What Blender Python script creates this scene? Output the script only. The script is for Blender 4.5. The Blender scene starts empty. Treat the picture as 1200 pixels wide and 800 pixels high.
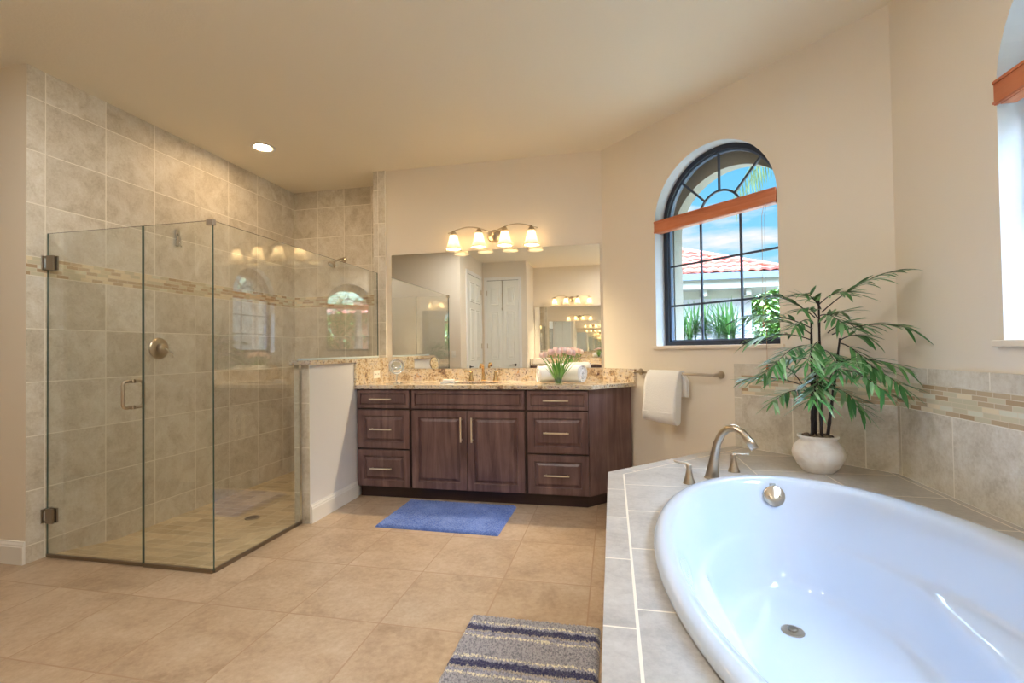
import bpy, bmesh, math, random
from mathutils import Vector, Matrix
C = bpy.context.scene
COL = C.collection
rnd = random.Random(7)
PI = math.pi
R2 = math.sqrt(.5)

# ------------------------------------------------------------------ camera
CAM_H = 1.24
F, CY, YAW, PITCH, ROLL = 558.65, 400.0, math.radians(11.838), math.radians(0.946), math.radians(-0.778)
def cam_axes():
    cy, sy = math.cos(YAW), math.sin(YAW)
    r = Vector((cy, sy, 0)); f = Vector((-sy, cy, 0)); u = Vector((0, 0, 1))
    cp, sp = math.cos(PITCH), math.sin(PITCH)
    f2 = f*cp + u*sp; u2 = u*cp - f*sp
    cr, sr = math.cos(ROLL), math.sin(ROLL)
    return r*cr + u2*sr, u2*cr - r*sr, f2
cr_, cu_, cf_ = cam_axes()
cd = bpy.data.cameras.new('camera'); cam = bpy.data.objects.new('camera', cd); COL.objects.link(cam)
m = Matrix((cr_, cu_, -cf_)).transposed().to_4x4(); m.translation = Vector((0, 0, CAM_H)); cam.matrix_world = m
cd.sensor_width = 36; cd.lens = 36*F/1200; cd.clip_start = .02; cd.clip_end = 300
C.camera = cam

# ------------------------------------------------------------------ view, world, sun
C.view_settings.view_transform = 'Standard'; C.view_settings.look = 'None'
C.view_settings.exposure = 0.5; C.view_settings.gamma = 1; C.view_settings.use_curve_mapping = False
C.cycles.use_denoising = True
C.cycles.max_bounces = 28; C.cycles.diffuse_bounces = 6; C.cycles.glossy_bounces = 26
C.cycles.transmission_bounces = 10; C.cycles.transparent_max_bounces = 24
C.cycles.sample_clamp_indirect = 8; C.cycles.caustics_refractive = False; C.cycles.caustics_reflective = False

SKY_LOW, SKY_HIGH = .82, 46.0
SUN_E = 2.6
CAN_FILL_L = 320.0
BULB_L = 150.0
def build_world():
    w = bpy.data.worlds.new('sky'); C.world = w; w.use_nodes = True
    nt = w.node_tree; N = nt.nodes; L = nt.links; N.clear()
    out = N.new('ShaderNodeOutputWorld'); bg = N.new('ShaderNodeBackground')
    tc = N.new('ShaderNodeTexCoord'); sep = N.new('ShaderNodeSeparateXYZ')
    L.new(tc.outputs['Generated'], sep.inputs[0])
    mp = N.new('ShaderNodeMapping'); mp.inputs['Scale'].default_value = (1.6, 1.6, 7.5); mp.inputs['Location'].default_value = (.35, .2, .55)
    L.new(tc.outputs['Generated'], mp.inputs[0])
    no = N.new('ShaderNodeTexNoise'); no.inputs['Scale'].default_value = 2.1; no.inputs['Detail'].default_value = 7; no.inputs['Roughness'].default_value = .55
    L.new(mp.outputs[0], no.inputs['Vector'])
    cr = N.new('ShaderNodeValToRGB'); cr.color_ramp.elements[0].position = .46; cr.color_ramp.elements[1].position = .62
    L.new(no.outputs[0], cr.inputs[0])
    g = N.new('ShaderNodeValToRGB'); e = g.color_ramp.elements
    e[0].position = 0; e[0].color = (.60, .84, .97, 1); e[1].position = 1; e[1].color = (.38, .64, 1.0, 1)
    a = e.new(.12); a.color = (.30, .70, .97, 1); b = e.new(.40); b.color = (.11, .52, .97, 1); c_ = e.new(.6); c_.color = (.35, .62, 1.0, 1)
    L.new(sep.outputs['Z'], g.inputs[0])
    mx = N.new('ShaderNodeMix'); mx.data_type = 'RGBA'
    L.new(cr.outputs[0], mx.inputs['Factor']); L.new(g.outputs[0], mx.inputs[6]); mx.inputs[7].default_value = (1.0, .93, .88, 1)
    st = N.new('ShaderNodeMapRange'); st.inputs['From Min'].default_value = .42; st.inputs['From Max'].default_value = .75
    st.inputs['To Min'].default_value = SKY_LOW; st.inputs['To Max'].default_value = SKY_HIGH
    L.new(sep.outputs['Z'], st.inputs[0])
    L.new(mx.outputs[2], bg.inputs[0]); L.new(st.outputs[0], bg.inputs[1]); L.new(bg.outputs[0], out.inputs[0])
build_world()
sd = bpy.data.lights.new('sun', 'SUN'); so = bpy.data.objects.new('sun', sd); COL.objects.link(so)
sd.energy = SUN_E; sd.angle = .01; sd.color = (1, .95, .86)
so.rotation_euler = Vector((.70, .38, -.75)).to_track_quat('-Z', 'Y').to_euler()

# ------------------------------------------------------------------ node helpers
def lin(c):
    c = c/255
    return c/12.92 if c <= .04045 else ((c+.055)/1.055)**2.4
def rgb(r, g, b): return (lin(r), lin(g), lin(b), 1)
class G:
    def __init__(s, name):
        s.m = bpy.data.materials.new(name); s.m.use_nodes = True; s.nt = s.m.node_tree
        s.p = s.nt.nodes['Principled BSDF']; s.out = s.nt.nodes['Material Output']
    def n(s, t, **k):
        o = s.nt.nodes.new(t)
        for a, b in k.items(): setattr(o, a, b)
        return o
    def put(s, sock, v):
        if hasattr(v, 'links') or isinstance(v, bpy.types.NodeSocket): s.nt.links.new(v, sock)
        else: sock.default_value = v
    def math(s, op, a, b=None, c=None):
        o = s.n('ShaderNodeMath', operation=op); s.put(o.inputs[0], a)
        if b is not None: s.put(o.inputs[1], b)
        if c is not None: s.put(o.inputs[2], c)
        return o.outputs[0]
    def vec(s, x, y, z=0.0):
        o = s.n('ShaderNodeCombineXYZ')
        for i, v in enumerate((x, y, z)): s.put(o.inputs[i], v)
        return o.outputs[0]
    def dot(s, a, v):
        o = s.n('ShaderNodeVectorMath', operation='DOT_PRODUCT'); s.put(o.inputs[0], a); o.inputs[1].default_value = v; return o.outputs['Value']
    def vop(s, op, a, b):
        o = s.n('ShaderNodeVectorMath', operation=op); s.put(o.inputs[0], a); s.put(o.inputs[1], b); return o.outputs[0]
    def pos(s): return s.n('ShaderNodeNewGeometry').outputs['Position']
    def obj(s): return s.n('ShaderNodeTexCoord').outputs['Object']
    def noise(s, v, scale, detail=4, rough=.55, dist=0.0, out=0):
        o = s.n('ShaderNodeTexNoise'); s.put(o.inputs['Vector'], v); o.inputs['Scale'].default_value = scale
        o.inputs['Detail'].default_value = detail; o.inputs['Roughness'].default_value = rough; o.inputs['Distortion'].default_value = dist
        return o.outputs[out]
    def white(s, v, out='Value'):
        o = s.n('ShaderNodeTexWhiteNoise', noise_dimensions='3D'); s.put(o.inputs['Vector'], v); return o.outputs[out]
    def ramp(s, f, stops, interp='LINEAR'):
        o = s.n('ShaderNodeValToRGB'); o.color_ramp.interpolation = interp; e = o.color_ramp.elements
        while len(e) < len(stops): e.new(.5)
        for i, (p, c) in enumerate(stops): e[i].position = p; e[i].color = c
        s.put(o.inputs[0], f); return o.outputs[0]
    def mix(s, f, a, b, blend='MIX'):
        o = s.n('ShaderNodeMix', data_type='RGBA', blend_type=blend); s.put(o.inputs['Factor'], f); s.put(o.inputs[6], a); s.put(o.inputs[7], b); return o.outputs[2]
    def fmix(s, f, a, b):
        o = s.n('ShaderNodeMix', data_type='FLOAT'); s.put(o.inputs[0], f); s.put(o.inputs[2], a); s.put(o.inputs[3], b); return o.outputs[0]
    def bump(s, h, dist, strength=1.0):
        o = s.n('ShaderNodeBump'); o.inputs['Distance'].default_value = dist; o.inputs['Strength'].default_value = strength
        s.put(o.inputs['Height'], h); s.nt.links.new(o.outputs[0], s.p.inputs['Normal'])
    def set(s, **k):
        for a, b in k.items(): s.put(s.p.inputs[a.replace('_', ' ')], b)
        return s.m
def simple(name, col, rough=.5, metal=0.0, **k):
    g = G(name); g.set(Base_Color=col, Roughness=rough, Metallic=metal, **k); return g.m

def tile_mat(name, uax, vax, pu, pv, ou, ov, gw, cols, grout, rough=.45, spread=.16, mosaic=None, shift=False, nscale=5.5, seed=0.0, bumpd=.0015, mseed=3.0):
    g = G(name); P = g.pos()
    u = g.dot(P, uax); v = g.dot(P, vax)
    v0 = v
    if mosaic and shift:
        below = g.math('LESS_THAN', v, (mosaic[0]+mosaic[1])/2)
        v = g.math('ADD', v, g.math('MULTIPLY', below, mosaic[1]-mosaic[0]))
    a = g.math('DIVIDE', g.math('SUBTRACT', u, ou), pu); b = g.math('DIVIDE', g.math('SUBTRACT', v, ov), pv)
    iu = g.math('FLOOR', a); iv = g.math('FLOOR', b)
    def edge(t, i, p):
        fr = g.math('SUBTRACT', t, i)
        return g.math('MULTIPLY', g.math('SUBTRACT', .5, g.math('ABSOLUTE', g.math('SUBTRACT', fr, .5))), p)
    d = g.math('MINIMUM', edge(a, iu, pu), edge(b, iv, pv))
    gm = g.math('LESS_THAN', d, gw/2)
    rv = g.vec(iu, iv, seed)
    r1 = g.white(rv); rc = g.white(rv, 'Color')
    sv = g.vop('ADD', P, g.vop('MULTIPLY', rc, (9.0, 9.0, 9.0)))
    n1 = g.noise(sv, nscale, 7, .62, .6); n2 = g.noise(sv, nscale*9, 4, .7)
    t = g.math('ADD', g.math('MULTIPLY', n1, .62), g.math('MULTIPLY', n2, .38))
    c = g.ramp(t, [(.34, cols[0]), (.5, cols[1]), (.66, cols[2])])
    k = g.math('ADD', 1-spread/2, g.math('MULTIPLY', r1, spread))
    c = g.mix(1.0, c, g.vec(k, g.math('POWER', k, 1.15), g.math('POWER', k, 1.4)), 'MULTIPLY')
    if mosaic:
        z0, z1, rows, ln = mosaic
        h = (z1-z0)/rows
        inb = g.math('MULTIPLY', g.math('GREATER_THAN', v0, z0), g.math('LESS_THAN', v0, z1))
        q = g.math('DIVIDE', g.math('SUBTRACT', v0, z0), h); iq = g.math('FLOOR', q)
        off = g.math('MULTIPLY', g.white(g.vec(iq, 7.7, mseed)), ln)
        w = g.math('DIVIDE', g.math('ADD', u, off), ln); iw = g.math('FLOOR', w)
        mr = g.white(g.vec(iq, iw, mseed))
        mc = g.ramp(mr, [(0, rgb(200, 178, 148)), (.28, rgb(214, 206, 178)), (.52, rgb(236, 222, 192)), (.75, rgb(226, 224, 204)), (.88, rgb(188, 162, 130))], 'CONSTANT')
        md = g.math('MINIMUM', edge(q, iq, h), edge(w, iw, ln))
        mg = g.math('LESS_THAN', md, .0016)
        mc = g.mix(mg, mc, rgb(226, 214, 190))
        c = g.mix(inb, c, mc)
        gm = g.fmix(inb, gm, 0.0)
        ro = g.fmix(inb, rough, .12)
    else: ro = rough
    c = g.mix(gm, c, grout)
    g.set(Base_Color=c, Roughness=ro)
    g.bump(g.math('SUBTRACT', 1.0, gm), bumpd, .6)
    return g.m

TILE = (rgb(192, 181, 162), rgb(217, 209, 194), rgb(233, 228, 218))
GROUT = rgb(246, 240, 228)
PX, PY_, PZ = (1, 0, 0), (0, 1, 0), (0, 0, 1)
PD = (R2, -R2, 0)
CEIL = 3.01
M_sh_left = tile_mat('shower_tile_side', PY_, PZ, .363, .325, 2.298, 1.845, .006, TILE, GROUT, mosaic=(1.73, 1.845, 5, .07), shift=True, seed=1, nscale=8)
M_sh_back = tile_mat('shower_tile_back', PX, PZ, .322, .325, -3.149, 1.845, .006, TILE, GROUT, mosaic=(1.73, 1.845, 5, .07), shift=True, seed=2, nscale=8)
M_col_front = tile_mat('column_tile', PX, PZ, .075, .325, -2.23, 1.845, .005, TILE, GROUT, seed=5, spread=.1)
M_tub_r = tile_mat('tub_tile_side', PY_, PZ, .376, .349, 2.402, .575, .006, TILE, GROUT, mosaic=(.924, 1.05, 6, .085), seed=3, nscale=8)
M_tub_d = tile_mat('tub_tile_angled', PD, PZ, .376, .349, -1.87, .575, .006, TILE, GROUT, mosaic=(.924, 1.05, 6, .085), seed=4, nscale=8)
M_tub_trim_r = tile_mat('tub_tile_top_side', PY_, PZ, .373, .4, 2.187, .9, .006, TILE, GROUT, seed=6)
M_tub_trim_d = tile_mat('tub_tile_top_angled', PD, PZ, .373, .4, -1.95, .9, .006, TILE, GROUT, seed=7)
FT = (rgb(160, 134, 108), rgb(184, 159, 132), rgb(199, 178, 153))
M_floor = tile_mat('floor_tile', PX, PY_, .465, .513, -1.06, 2.02, .007, FT, rgb(170, 140, 112), rough=.33, spread=.12, nscale=4.2, seed=8)
M_shfloor = tile_mat('shower_floor_tile', PX, PY_, .16, .082, -2.225, 2.305, .004, (rgb(196, 172, 134), rgb(214, 192, 154), rgb(226, 208, 174)), rgb(238, 228, 206), spread=.36, nscale=7, seed=9, rough=.4)
DT = (rgb(157, 151, 145), rgb(178, 172, 165), rgb(192, 187, 180))
M_deck = tile_mat('deck_tile', PX, PY_, .337, .378, .05, 2.396, .006, DT, rgb(232, 222, 206), rough=.3, spread=.08, seed=10)
M_deck_edge = tile_mat('deck_border_tile', PY_, PX, .378, 9.0, 2.308, -4.5, .006, DT, rgb(232, 222, 206), rough=.3, spread=.08, seed=11)
M_deck_edge_d = tile_mat('deck_border_tile_angled', (R2, R2, 0), PX, .378, 9.0, 1.96, -4.5, .006, DT, rgb(232, 222, 206), rough=.3, spread=.08, seed=12)
M_deck_front = tile_mat('deck_front_tile', PY_, PZ, .378, .33, 2.308, -.085, .006, DT, rgb(232, 222, 206), rough=.35, spread=.08, seed=13)

def paint(name, col, b=.0006):
    g = G(name); P = g.pos(); g.set(Base_Color=col, Roughness=.75)
    g.bump(g.noise(P, 70, 4, .6), b, .8); return g.m
M_wall = paint('wall_paint', rgb(238, 228, 212))
M_ceil = paint('ceiling_paint', rgb(240, 231, 212), .0012)
M_white = simple('white_trim_paint', rgb(242, 240, 236), .35)
M_door = simple('white_door_paint', rgb(238, 238, 232), .4)
M_dark = simple('dark_gap', rgb(20, 18, 16), .8)
M_nickel = simple('brushed_nickel', rgb(196, 182, 162), .28, 1.0)
M_chrome = simple('chrome', rgb(225, 225, 225), .12, 1.0)
M_pewter = simple('aged_pewter', rgb(150, 138, 124), .35, 1.0)
M_mirror = simple('mirror_silver', (.93, .94, .92, 1), .0, 1.0)
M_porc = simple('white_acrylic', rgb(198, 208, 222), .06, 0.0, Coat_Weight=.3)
M_blk = simple('window_frame_black', rgb(38, 44, 58), .4)
M_plastic = simple('white_plastic', rgb(244, 240, 232), .35)
M_sill = simple('sill_stone', rgb(236, 224, 206), .35)

def glass_mat(name, tint, ior, rough=0.0):
    g = G(name); nt = g.nt
    tr = g.n('ShaderNodeBsdfTransparent'); tr.inputs[0].default_value = tint
    gl = g.n('ShaderNodeBsdfGlossy'); gl.inputs['Roughness'].default_value = rough
    ge = g.n('ShaderNodeNewGeometry'); dp = g.n('ShaderNodeVectorMath', operation='DOT_PRODUCT')
    nt.links.new(ge.outputs['Normal'], dp.inputs[0]); nt.links.new(ge.outputs['Incoming'], dp.inputs[1])
    f0 = ((ior-1)/(ior+1))**2; cs = g.math('SUBTRACT', 1.0, g.math('ABSOLUTE', dp.outputs['Value']))
    fr = g.math('ADD', f0, g.math('MULTIPLY', 1-f0, g.math('POWER', cs, 5.0)))
    mx = g.n('ShaderNodeMixShader'); nt.links.new(fr, mx.inputs[0]); nt.links.new(tr.outputs[0], mx.inputs[1]); nt.links.new(gl.outputs[0], mx.inputs[2])
    nt.links.new(mx.outputs[0], g.out.inputs[0]); return g.m
M_glass = glass_mat('shower_glass', (.975, .99, .985, 1), 1.95)
M_pane = glass_mat('window_pane', (.985, .995, .99, 1), 1.35)
M_gedge = simple('glass_cut_edge', rgb(74, 96, 88), .15)
M_vase = glass_mat('vase_glass', (.93, .97, .95, 1), 1.8)

def wood_mat(name, c0, c1, c2, axis='z', scale=14, rough=.35):
    g = G(name); P = g.obj()
    mp = g.n('ShaderNodeMapping'); s = {'z': (1, 1, .09), 'x': (.09, 1, 1)}[axis]
    mp.inputs['Scale'].default_value = s; g.put(mp.inputs[0], P)
    n1 = g.noise(mp.outputs[0], scale, 6, .6, 1.2); n2 = g.noise(P, 3.2, 3, .5)
    t = g.math('ADD', g.math('MULTIPLY', n1, .65), g.math('MULTIPLY', n2, .35))
    g.set(Base_Color=g.ramp(t, [(.35, c0), (.5, c1), (.66, c2)]), Roughness=rough)
    g.bump(n1, .0006, .4); return g.m
M_wood = wood_mat('espresso_maple', rgb(82, 58, 58), rgb(108, 82, 80), rgb(134, 107, 104))
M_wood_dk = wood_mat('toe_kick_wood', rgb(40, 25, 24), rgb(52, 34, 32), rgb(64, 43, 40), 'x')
M_blind = wood_mat('blind_wood', rgb(186, 102, 64), rgb(204, 120, 80), rgb(216, 140, 102), 'x', 18, .35)
def granite():
    g = G('granite'); P = g.pos()
    n0 = g.noise(P, 5, 5, .6, 1.4); n1 = g.noise(P, 22, 6, .7, 1.0); n2 = g.noise(P, 60, 4, .65); n3 = g.noise(P, 38, 5, .7, .8)
    c = g.ramp(g.math('ADD', g.math('MULTIPLY', n0, .45), g.math('MULTIPLY', n1, .55)), [(.36, rgb(112, 92, 88)), (.43, rgb(196, 170, 136)), (.50, rgb(226, 212, 186)), (.57, rgb(208, 198, 190)), (.66, rgb(204, 156, 100))])
    sp = g.ramp(n2, [(.56, (0, 0, 0, 1)), (.62, (1, 1, 1, 1))]); c = g.mix(g.math('MULTIPLY', sp, .85), c, rgb(92, 72, 72))
    s2 = g.ramp(n3, [(.62, (0, 0, 0, 1)), (.69, (1, 1, 1, 1))]); c = g.mix(g.math('MULTIPLY', s2, .75), c, rgb(206, 140, 66))
    s3 = g.ramp(g.noise(P, 48, 3, .6, .5), [(.64, (0, 0, 0, 1)), (.7, (1, 1, 1, 1))]); c = g.mix(g.math('MULTIPLY', s3, .7), c, rgb(240, 234, 222))
    g.set(Base_Color=c, Roughness=.12); return g.m
M_granite = granite()
def cloth(name, col, sc=160, d=.003, rough=.95):
    g = G(name); P = g.obj(); n = g.noise(P, sc, 3, .6)
    g.set(Base_Color=g.mix(g.math('MULTIPLY', n, .25), col, tuple(x*.72 for x in col[:3])+(1,)), Roughness=rough, Sheen_Weight=.2)
    g.bump(n, d, .9); return g.m
M_towel = cloth('white_terry', rgb(252, 251, 250))
M_leafs = None
def leafmat(name, a, b, c, rough=.4):
    g = G(name); P = g.obj()
    info = g.n('ShaderNodeNewGeometry').outputs['Random Per Island']
    g.set(Base_Color=g.ramp(info, [(0, a), (.5, b), (1, c)]), Roughness=rough); return g.m
M_leaf = leafmat('bamboo_leaf', rgb(40, 100, 52), rgb(88, 146, 78), rgb(160, 192, 146))
M_cane = simple('dark_cane', rgb(44, 30, 30), .4)
M_palm = leafmat('palm_leaf', rgb(28, 62, 24), rgb(46, 86, 34), rgb(74, 108, 54))
M_palm_grey = leafmat('palm_frond', rgb(62, 84, 56), rgb(84, 108, 70), rgb(112, 130, 92))
M_tree = leafmat('tree_leaf', rgb(48, 84, 20), rgb(78, 114, 30), rgb(112, 140, 50))
M_bark = simple('bark', rgb(128, 110, 92), .9)

# ------------------------------------------------------------------ mesh builder
class MB:
    def __init__(s): s.bm = bmesh.new()
    def face(s, pts, mi=0, smooth=False):
        f = s.bm.faces.new([s.bm.verts.new(p) for p in pts]); f.material_index = mi; f.smooth = smooth; return f
    def box(s, x0, x1, y0, y1, z0, z1, mats=None, mi=0, bevel=0.0, rot=None):
        vs = [s.bm.verts.new(p) for p in ((x0,y0,z0),(x1,y0,z0),(x1,y1,z0),(x0,y1,z0),(x0,y0,z1),(x1,y0,z1),(x1,y1,z1),(x0,y1,z1))]
        F = {'-z':(3,2,1,0),'+z':(4,5,6,7),'-y':(0,1,5,4),'+x':(1,2,6,5),'+y':(2,3,7,6),'-x':(3,0,4,7)}
        fs = []
        for k, ix in F.items():
            f = s.bm.faces.new([vs[i] for i in ix]); f.material_index = (mats or {}).get(k, mi); fs.append(f)
        if bevel:
            es = list({e for f in fs for e in f.edges})
            bmesh.ops.bevel(s.bm, geom=es, offset=bevel, segments=2, affect='EDGES', profile=.7)
        return s
    def prism(s, poly, z0, z1, mi=0, top_mi=None):
        a = [s.bm.verts.new((x, y, z0)) for x, y in poly]; b = [s.bm.verts.new((x, y, z1)) for x, y in poly]
        n = len(poly)
        s.bm.faces.new(a[::-1]).material_index = mi; s.bm.faces.new(b).material_index = mi if top_mi is None else top_mi
        for i in range(n): s.bm.faces.new((a[i], a[(i+1)%n], b[(i+1)%n], b[i])).material_index = mi
        return s
    def tube(s, path, rad, seg=12, cap=True, mi=0, flat=1.0):
        path = [Vector(p) for p in path]; n = len(path)
        if not hasattr(rad, '__len__'): rad = [rad]*n
        rings = []; up = None
        for i, p in enumerate(path):
            t = (path[min(i+1, n-1)] - path[max(i-1, 0)]).normalized()
            if up is None:
                up = Vector((0, 0, 1)) if abs(t.z) < .9 else Vector((1, 0, 0))
            a = (up - t*up.dot(t)).normalized(); up = a; b = t.cross(a)
            rings.append([s.bm.verts.new(p + (a*math.cos(2*PI*k/seg)*flat + b*math.sin(2*PI*k/seg))*rad[i]) for k in range(seg)])
        for i in range(n-1):
            for k in range(seg):
                f = s.bm.faces.new((rings[i][k], rings[i+1][k], rings[i+1][(k+1)%seg], rings[i][(k+1)%seg])); f.smooth = True; f.material_index = mi
        if cap:
            s.bm.faces.new(rings[0]).material_index = mi; s.bm.faces.new(rings[-1][::-1]).material_index = mi
        return s
    def lathe(s, prof, c=(0,0,0), axis='z', seg=32, mi=0, smooth=True, sx=1.0, sy=1.0, caps=(1, 1)):
        rings = []
        for r, h in prof:
            ring = []
            for k in range(seg):
                a = 2*PI*k/seg; x, y = r*math.cos(a)*sx, r*math.sin(a)*sy
                p = {'z':(x, y, h), 'y':(x, h, y), 'x':(h, x, y)}[axis]
                ring.append(s.bm.verts.new((p[0]+c[0], p[1]+c[1], p[2]+c[2])))
            rings.append(ring)
        for i in range(len(rings)-1):
            for k in range(seg):
                f = s.bm.faces.new((rings[i][k], rings[i][(k+1)%seg], rings[i+1][(k+1)%seg], rings[i+1][k])); f.smooth = smooth; f.material_index = mi
        for on, ring in zip(caps, (rings[0], rings[-1])):
            if on: s.bm.faces.new(ring).material_index = mi
        return s
    def ball(s, c, r, sc=(1,1,1), seg=16, rings=10):
        bmesh.ops.create_uvsphere(s.bm, u_segments=seg, v_segments=rings, radius=r, matrix=Matrix.Translation(c) @ Matrix.Diagonal((*sc, 1)))
        for f in s.bm.faces: f.smooth = True
        return s
    def panel(s, x0, x1, z0, z1, steps, mi=0):
        """nested rectangles facing -y: steps = [(inset, y), ...] from the outer edge to the centre field"""
        prev = None
        for ins, y in steps:
            q = [s.bm.verts.new(p) for p in ((x0+ins, y, z0+ins), (x1-ins, y, z0+ins), (x1-ins, y, z1-ins), (x0+ins, y, z1-ins))]
            if prev:
                for i in range(4): s.bm.faces.new((prev[i], prev[(i+1)%4], q[(i+1)%4], q[i])).material_index = mi
            prev = q
        s.bm.faces.new(prev).material_index = mi
        return s
    def xf(s, mat): bmesh.ops.transform(s.bm, matrix=mat, verts=s.bm.verts); return s
    def build(s, name, mats, parent=None, loc=(0,0,0), rotz=0.0, recalc=True, smooth=False):
        if recalc: bmesh.ops.recalc_face_normals(s.bm, faces=s.bm.faces)
        me = bpy.data.meshes.new(name); s.bm.to_mesh(me); s.bm.free()
        for mm in (mats if isinstance(mats, (list, tuple)) else [mats]): me.materials.append(mm)
        if smooth:
            for p in me.polygons: p.use_smooth = True
        o = bpy.data.objects.new(name, me); COL.objects.link(o); o.parent = parent
        o.location = loc; o.rotation_euler = (0, 0, rotz); return o
def tag(o, label, cat, group=None, kind=None):
    o['label'] = label; o['category'] = cat
    if group: o['group'] = group
    if kind: o['kind'] = kind
    return o
def thing(name, label, cat, loc=(0,0,0), rotz=0.0, group=None):
    o = bpy.data.objects.new(name, None); COL.objects.link(o); o.empty_display_size = .05
    o.location = loc; o.rotation_euler = (0, 0, rotz); return tag(o, label, cat, group)
def struct(o, label=None, cat=None):
    o['kind'] = 'structure'
    if label: o['label'] = label
    if cat: o['category'] = cat
    return o
def tree_copy(o, loc, rotz=None, label=None):
    def rec(a, par):
        b = a.copy(); COL.objects.link(b); b.parent = par
        for ch in list(a.children): rec(ch, b)
        return b
    r = rec(o, None); r.location = loc
    if rotz is not None: r.rotation_euler = (0, 0, rotz)
    if label: r['label'] = label
    return r
def displace(o, fn):
    for v in o.data.vertices: v.co = fn(v.co)
def subsurf(o, lv=2):
    md = o.modifiers.new('smooth', 'SUBSURF'); md.levels = lv; md.render_levels = lv; return o

# ------------------------------------------------------------------ room shell
XL, XR, YV = -3.44, 1.44, 4.32
A0 = (-.069, 4.32)                                   # where vanity wall meets the angled wall
ANG = -PI/4
HW0, HW1 = -2.28, -2.155                             # half wall / column faces in x
YH0 = 3.09
HWZ = 1.145
WSILL, WSPR, WHALF = 1.25, 2.20, .478
K3 = 1.5; W3C = (.97, .97-K3)                       # rear angled wall x - y = K3

b = MB()
b.box(-6, XR+.35, -1.9, 2.300, -.12, 0); b.box(-2.230, XR+.35, 2.300, YV+.2, -.12, 0)
struct(b.build('floor', M_floor), 'tan square ceramic tile floor', 'floor')
struct(MB().box(-6.2, XR+.4, -2.0, 5.0, CEIL, CEIL+.15).build('ceiling', M_ceil), 'cream painted ceiling', 'ceiling')
# shower pan: falls gently from the glass line
b = MB(); nx, ny = 26, 50
def panz(x, y):
    d = min(y-2.300, max(-2.230-x, 0)) if y < YH0 else min(max(HW0-x, 0)+.25, 1)
    t = max(0, min(1, d/.5)); return -.001-.06*t*t*(3-2*t)
vs = [[b.bm.verts.new((XL-.01+(i/nx)*(-2.230-XL+.01), 2.300+(j/ny)*(4.70-2.300), panz(XL+(i/nx)*(-2.230-XL), 2.300+(j/ny)*(4.70-2.300)))) for j in range(ny+1)] for i in range(nx+1)]
for i in range(nx):
    for j in range(ny):
        b.bm.faces.new((vs[i][j], vs[i+1][j], vs[i+1][j+1], vs[i][j+1])).smooth = True
o = b.build('floor_shower', M_shfloor); struct(o, 'sloped shower floor of small beige tiles', 'shower floor')
# walls
struct(MB().box(XL-.15, XL, 2.2, 4.9, -.12, CEIL, mats={'-y': 1}).build('wall_left', [M_sh_left, M_wall]), 'tall beige tiled shower side wall', 'wall')
struct(MB().box(-6, XL-.15, 2.2, 2.35, 0, CEIL).build('wall_hall', M_wall), 'cream wall facing the room left of the shower', 'wall')
struct(MB().box(XL, HW0, 4.68, 4.85, -.12, CEIL).build('wall_shower_back', M_sh_back), 'beige tiled back wall of the shower', 'wall')
struct(MB().box(HW0, HW1, YV-.02, 4.85, HWZ, CEIL, mats={'-x': 1}).build('wall_shower_end', [M_col_front, M_sh_left]), 'narrow tiled wall end between shower and mirror', 'wall')
struct(MB().box(HW1, A0[0], YV, YV+.18, 0, CEIL).build('wall_vanity', M_wall), 'cream wall above and behind the vanity', 'wall')
struct(MB().box(HW0, HW1, YH0, 4.85, -.12, HWZ, mats={'-y': 1, '-x': 2}).build('wall_half', [paint('half_wall_daylight_tint', rgb(232, 231, 234)), M_col_front, M_sh_left]), 'half height wall between shower and vanity', 'wall')  # cooler than the other walls: bluish window daylight put into the colour
def arch_pts(hw, spr, n=28, ry=None):
    return [(hw*math.cos(PI-PI*i/n), spr+(ry or hw)*math.sin(PI*i/n)) for i in range(n+1)]
def arch_wall(name, s0, s1, d0, d1, loc, rotz, mats, wc):
    """wall in local (s, outward, z) with an arched opening centred on s=wc"""
    b = MB(); pts = [(wc+x, z) for x, z in arch_pts(WHALF, WSPR)]
    a, c = wc-WHALF, wc+WHALF
    for y, fl in ((d0, False), (d1, True)):
        polys = [[(s0,0),(s1,0),(s1,WSILL),(s0,WSILL)], [(s0,WSILL),(a,WSILL),(a,WSPR),(s0,WSPR)], [(c,WSILL),(s1,WSILL),(s1,WSPR),(c,WSPR)],
                 [(s0,WSPR),(a,WSPR),(a,CEIL),(s0,CEIL)], [(c,WSPR),(s1,WSPR),(s1,CEIL),(c,CEIL)]]
        for i in range(len(pts)-1): polys.append([pts[i], pts[i+1], (pts[i+1][0], CEIL), (pts[i][0], CEIL)])
        for p in polys: b.face([(x, y, z) for x, z in (p[::-1] if fl else p)])
    hole = [(a, WSILL)] + pts + [(c, WSILL)]
    for i in range(len(hole)):
        p, q = hole[i], hole[(i+1) % len(hole)]
        b.face([(p[0], d0, p[1]), (p[0], d1, p[1]), (q[0], d1, q[1]), (q[0], d0, q[1])], 1)
    for p, q in (((s0,0),(s0,CEIL)), ((s1,0),(s1,CEIL)), ((s0,CEIL),(s1,CEIL)), ((s0,0),(s1,0))):
        b.face([(p[0], d0, p[1]), (p[0], d1, p[1]), (q[0], d1, q[1]), (q[0], d0, q[1])])
    bmesh.ops.remove_doubles(b.bm, verts=b.bm.verts, dist=1e-5)
    return struct(b.build(name, mats, None, loc, rotz, recalc=False))
SLEN = (XR-A0[0])/R2                                   # length of the angled wall
WC1 = 1.063
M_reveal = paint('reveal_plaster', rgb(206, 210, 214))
o = arch_wall('wall_angled', -.08, SLEN+.12, 0, .22, (A0[0], A0[1], 0), ANG, [M_wall, M_reveal], WC1); o['label'] = 'cream angled wall holding the arched window'; o['category'] = 'wall'
CY_R = A0[1]-(XR-A0[0])                                # y where angled wall meets the right wall
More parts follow.
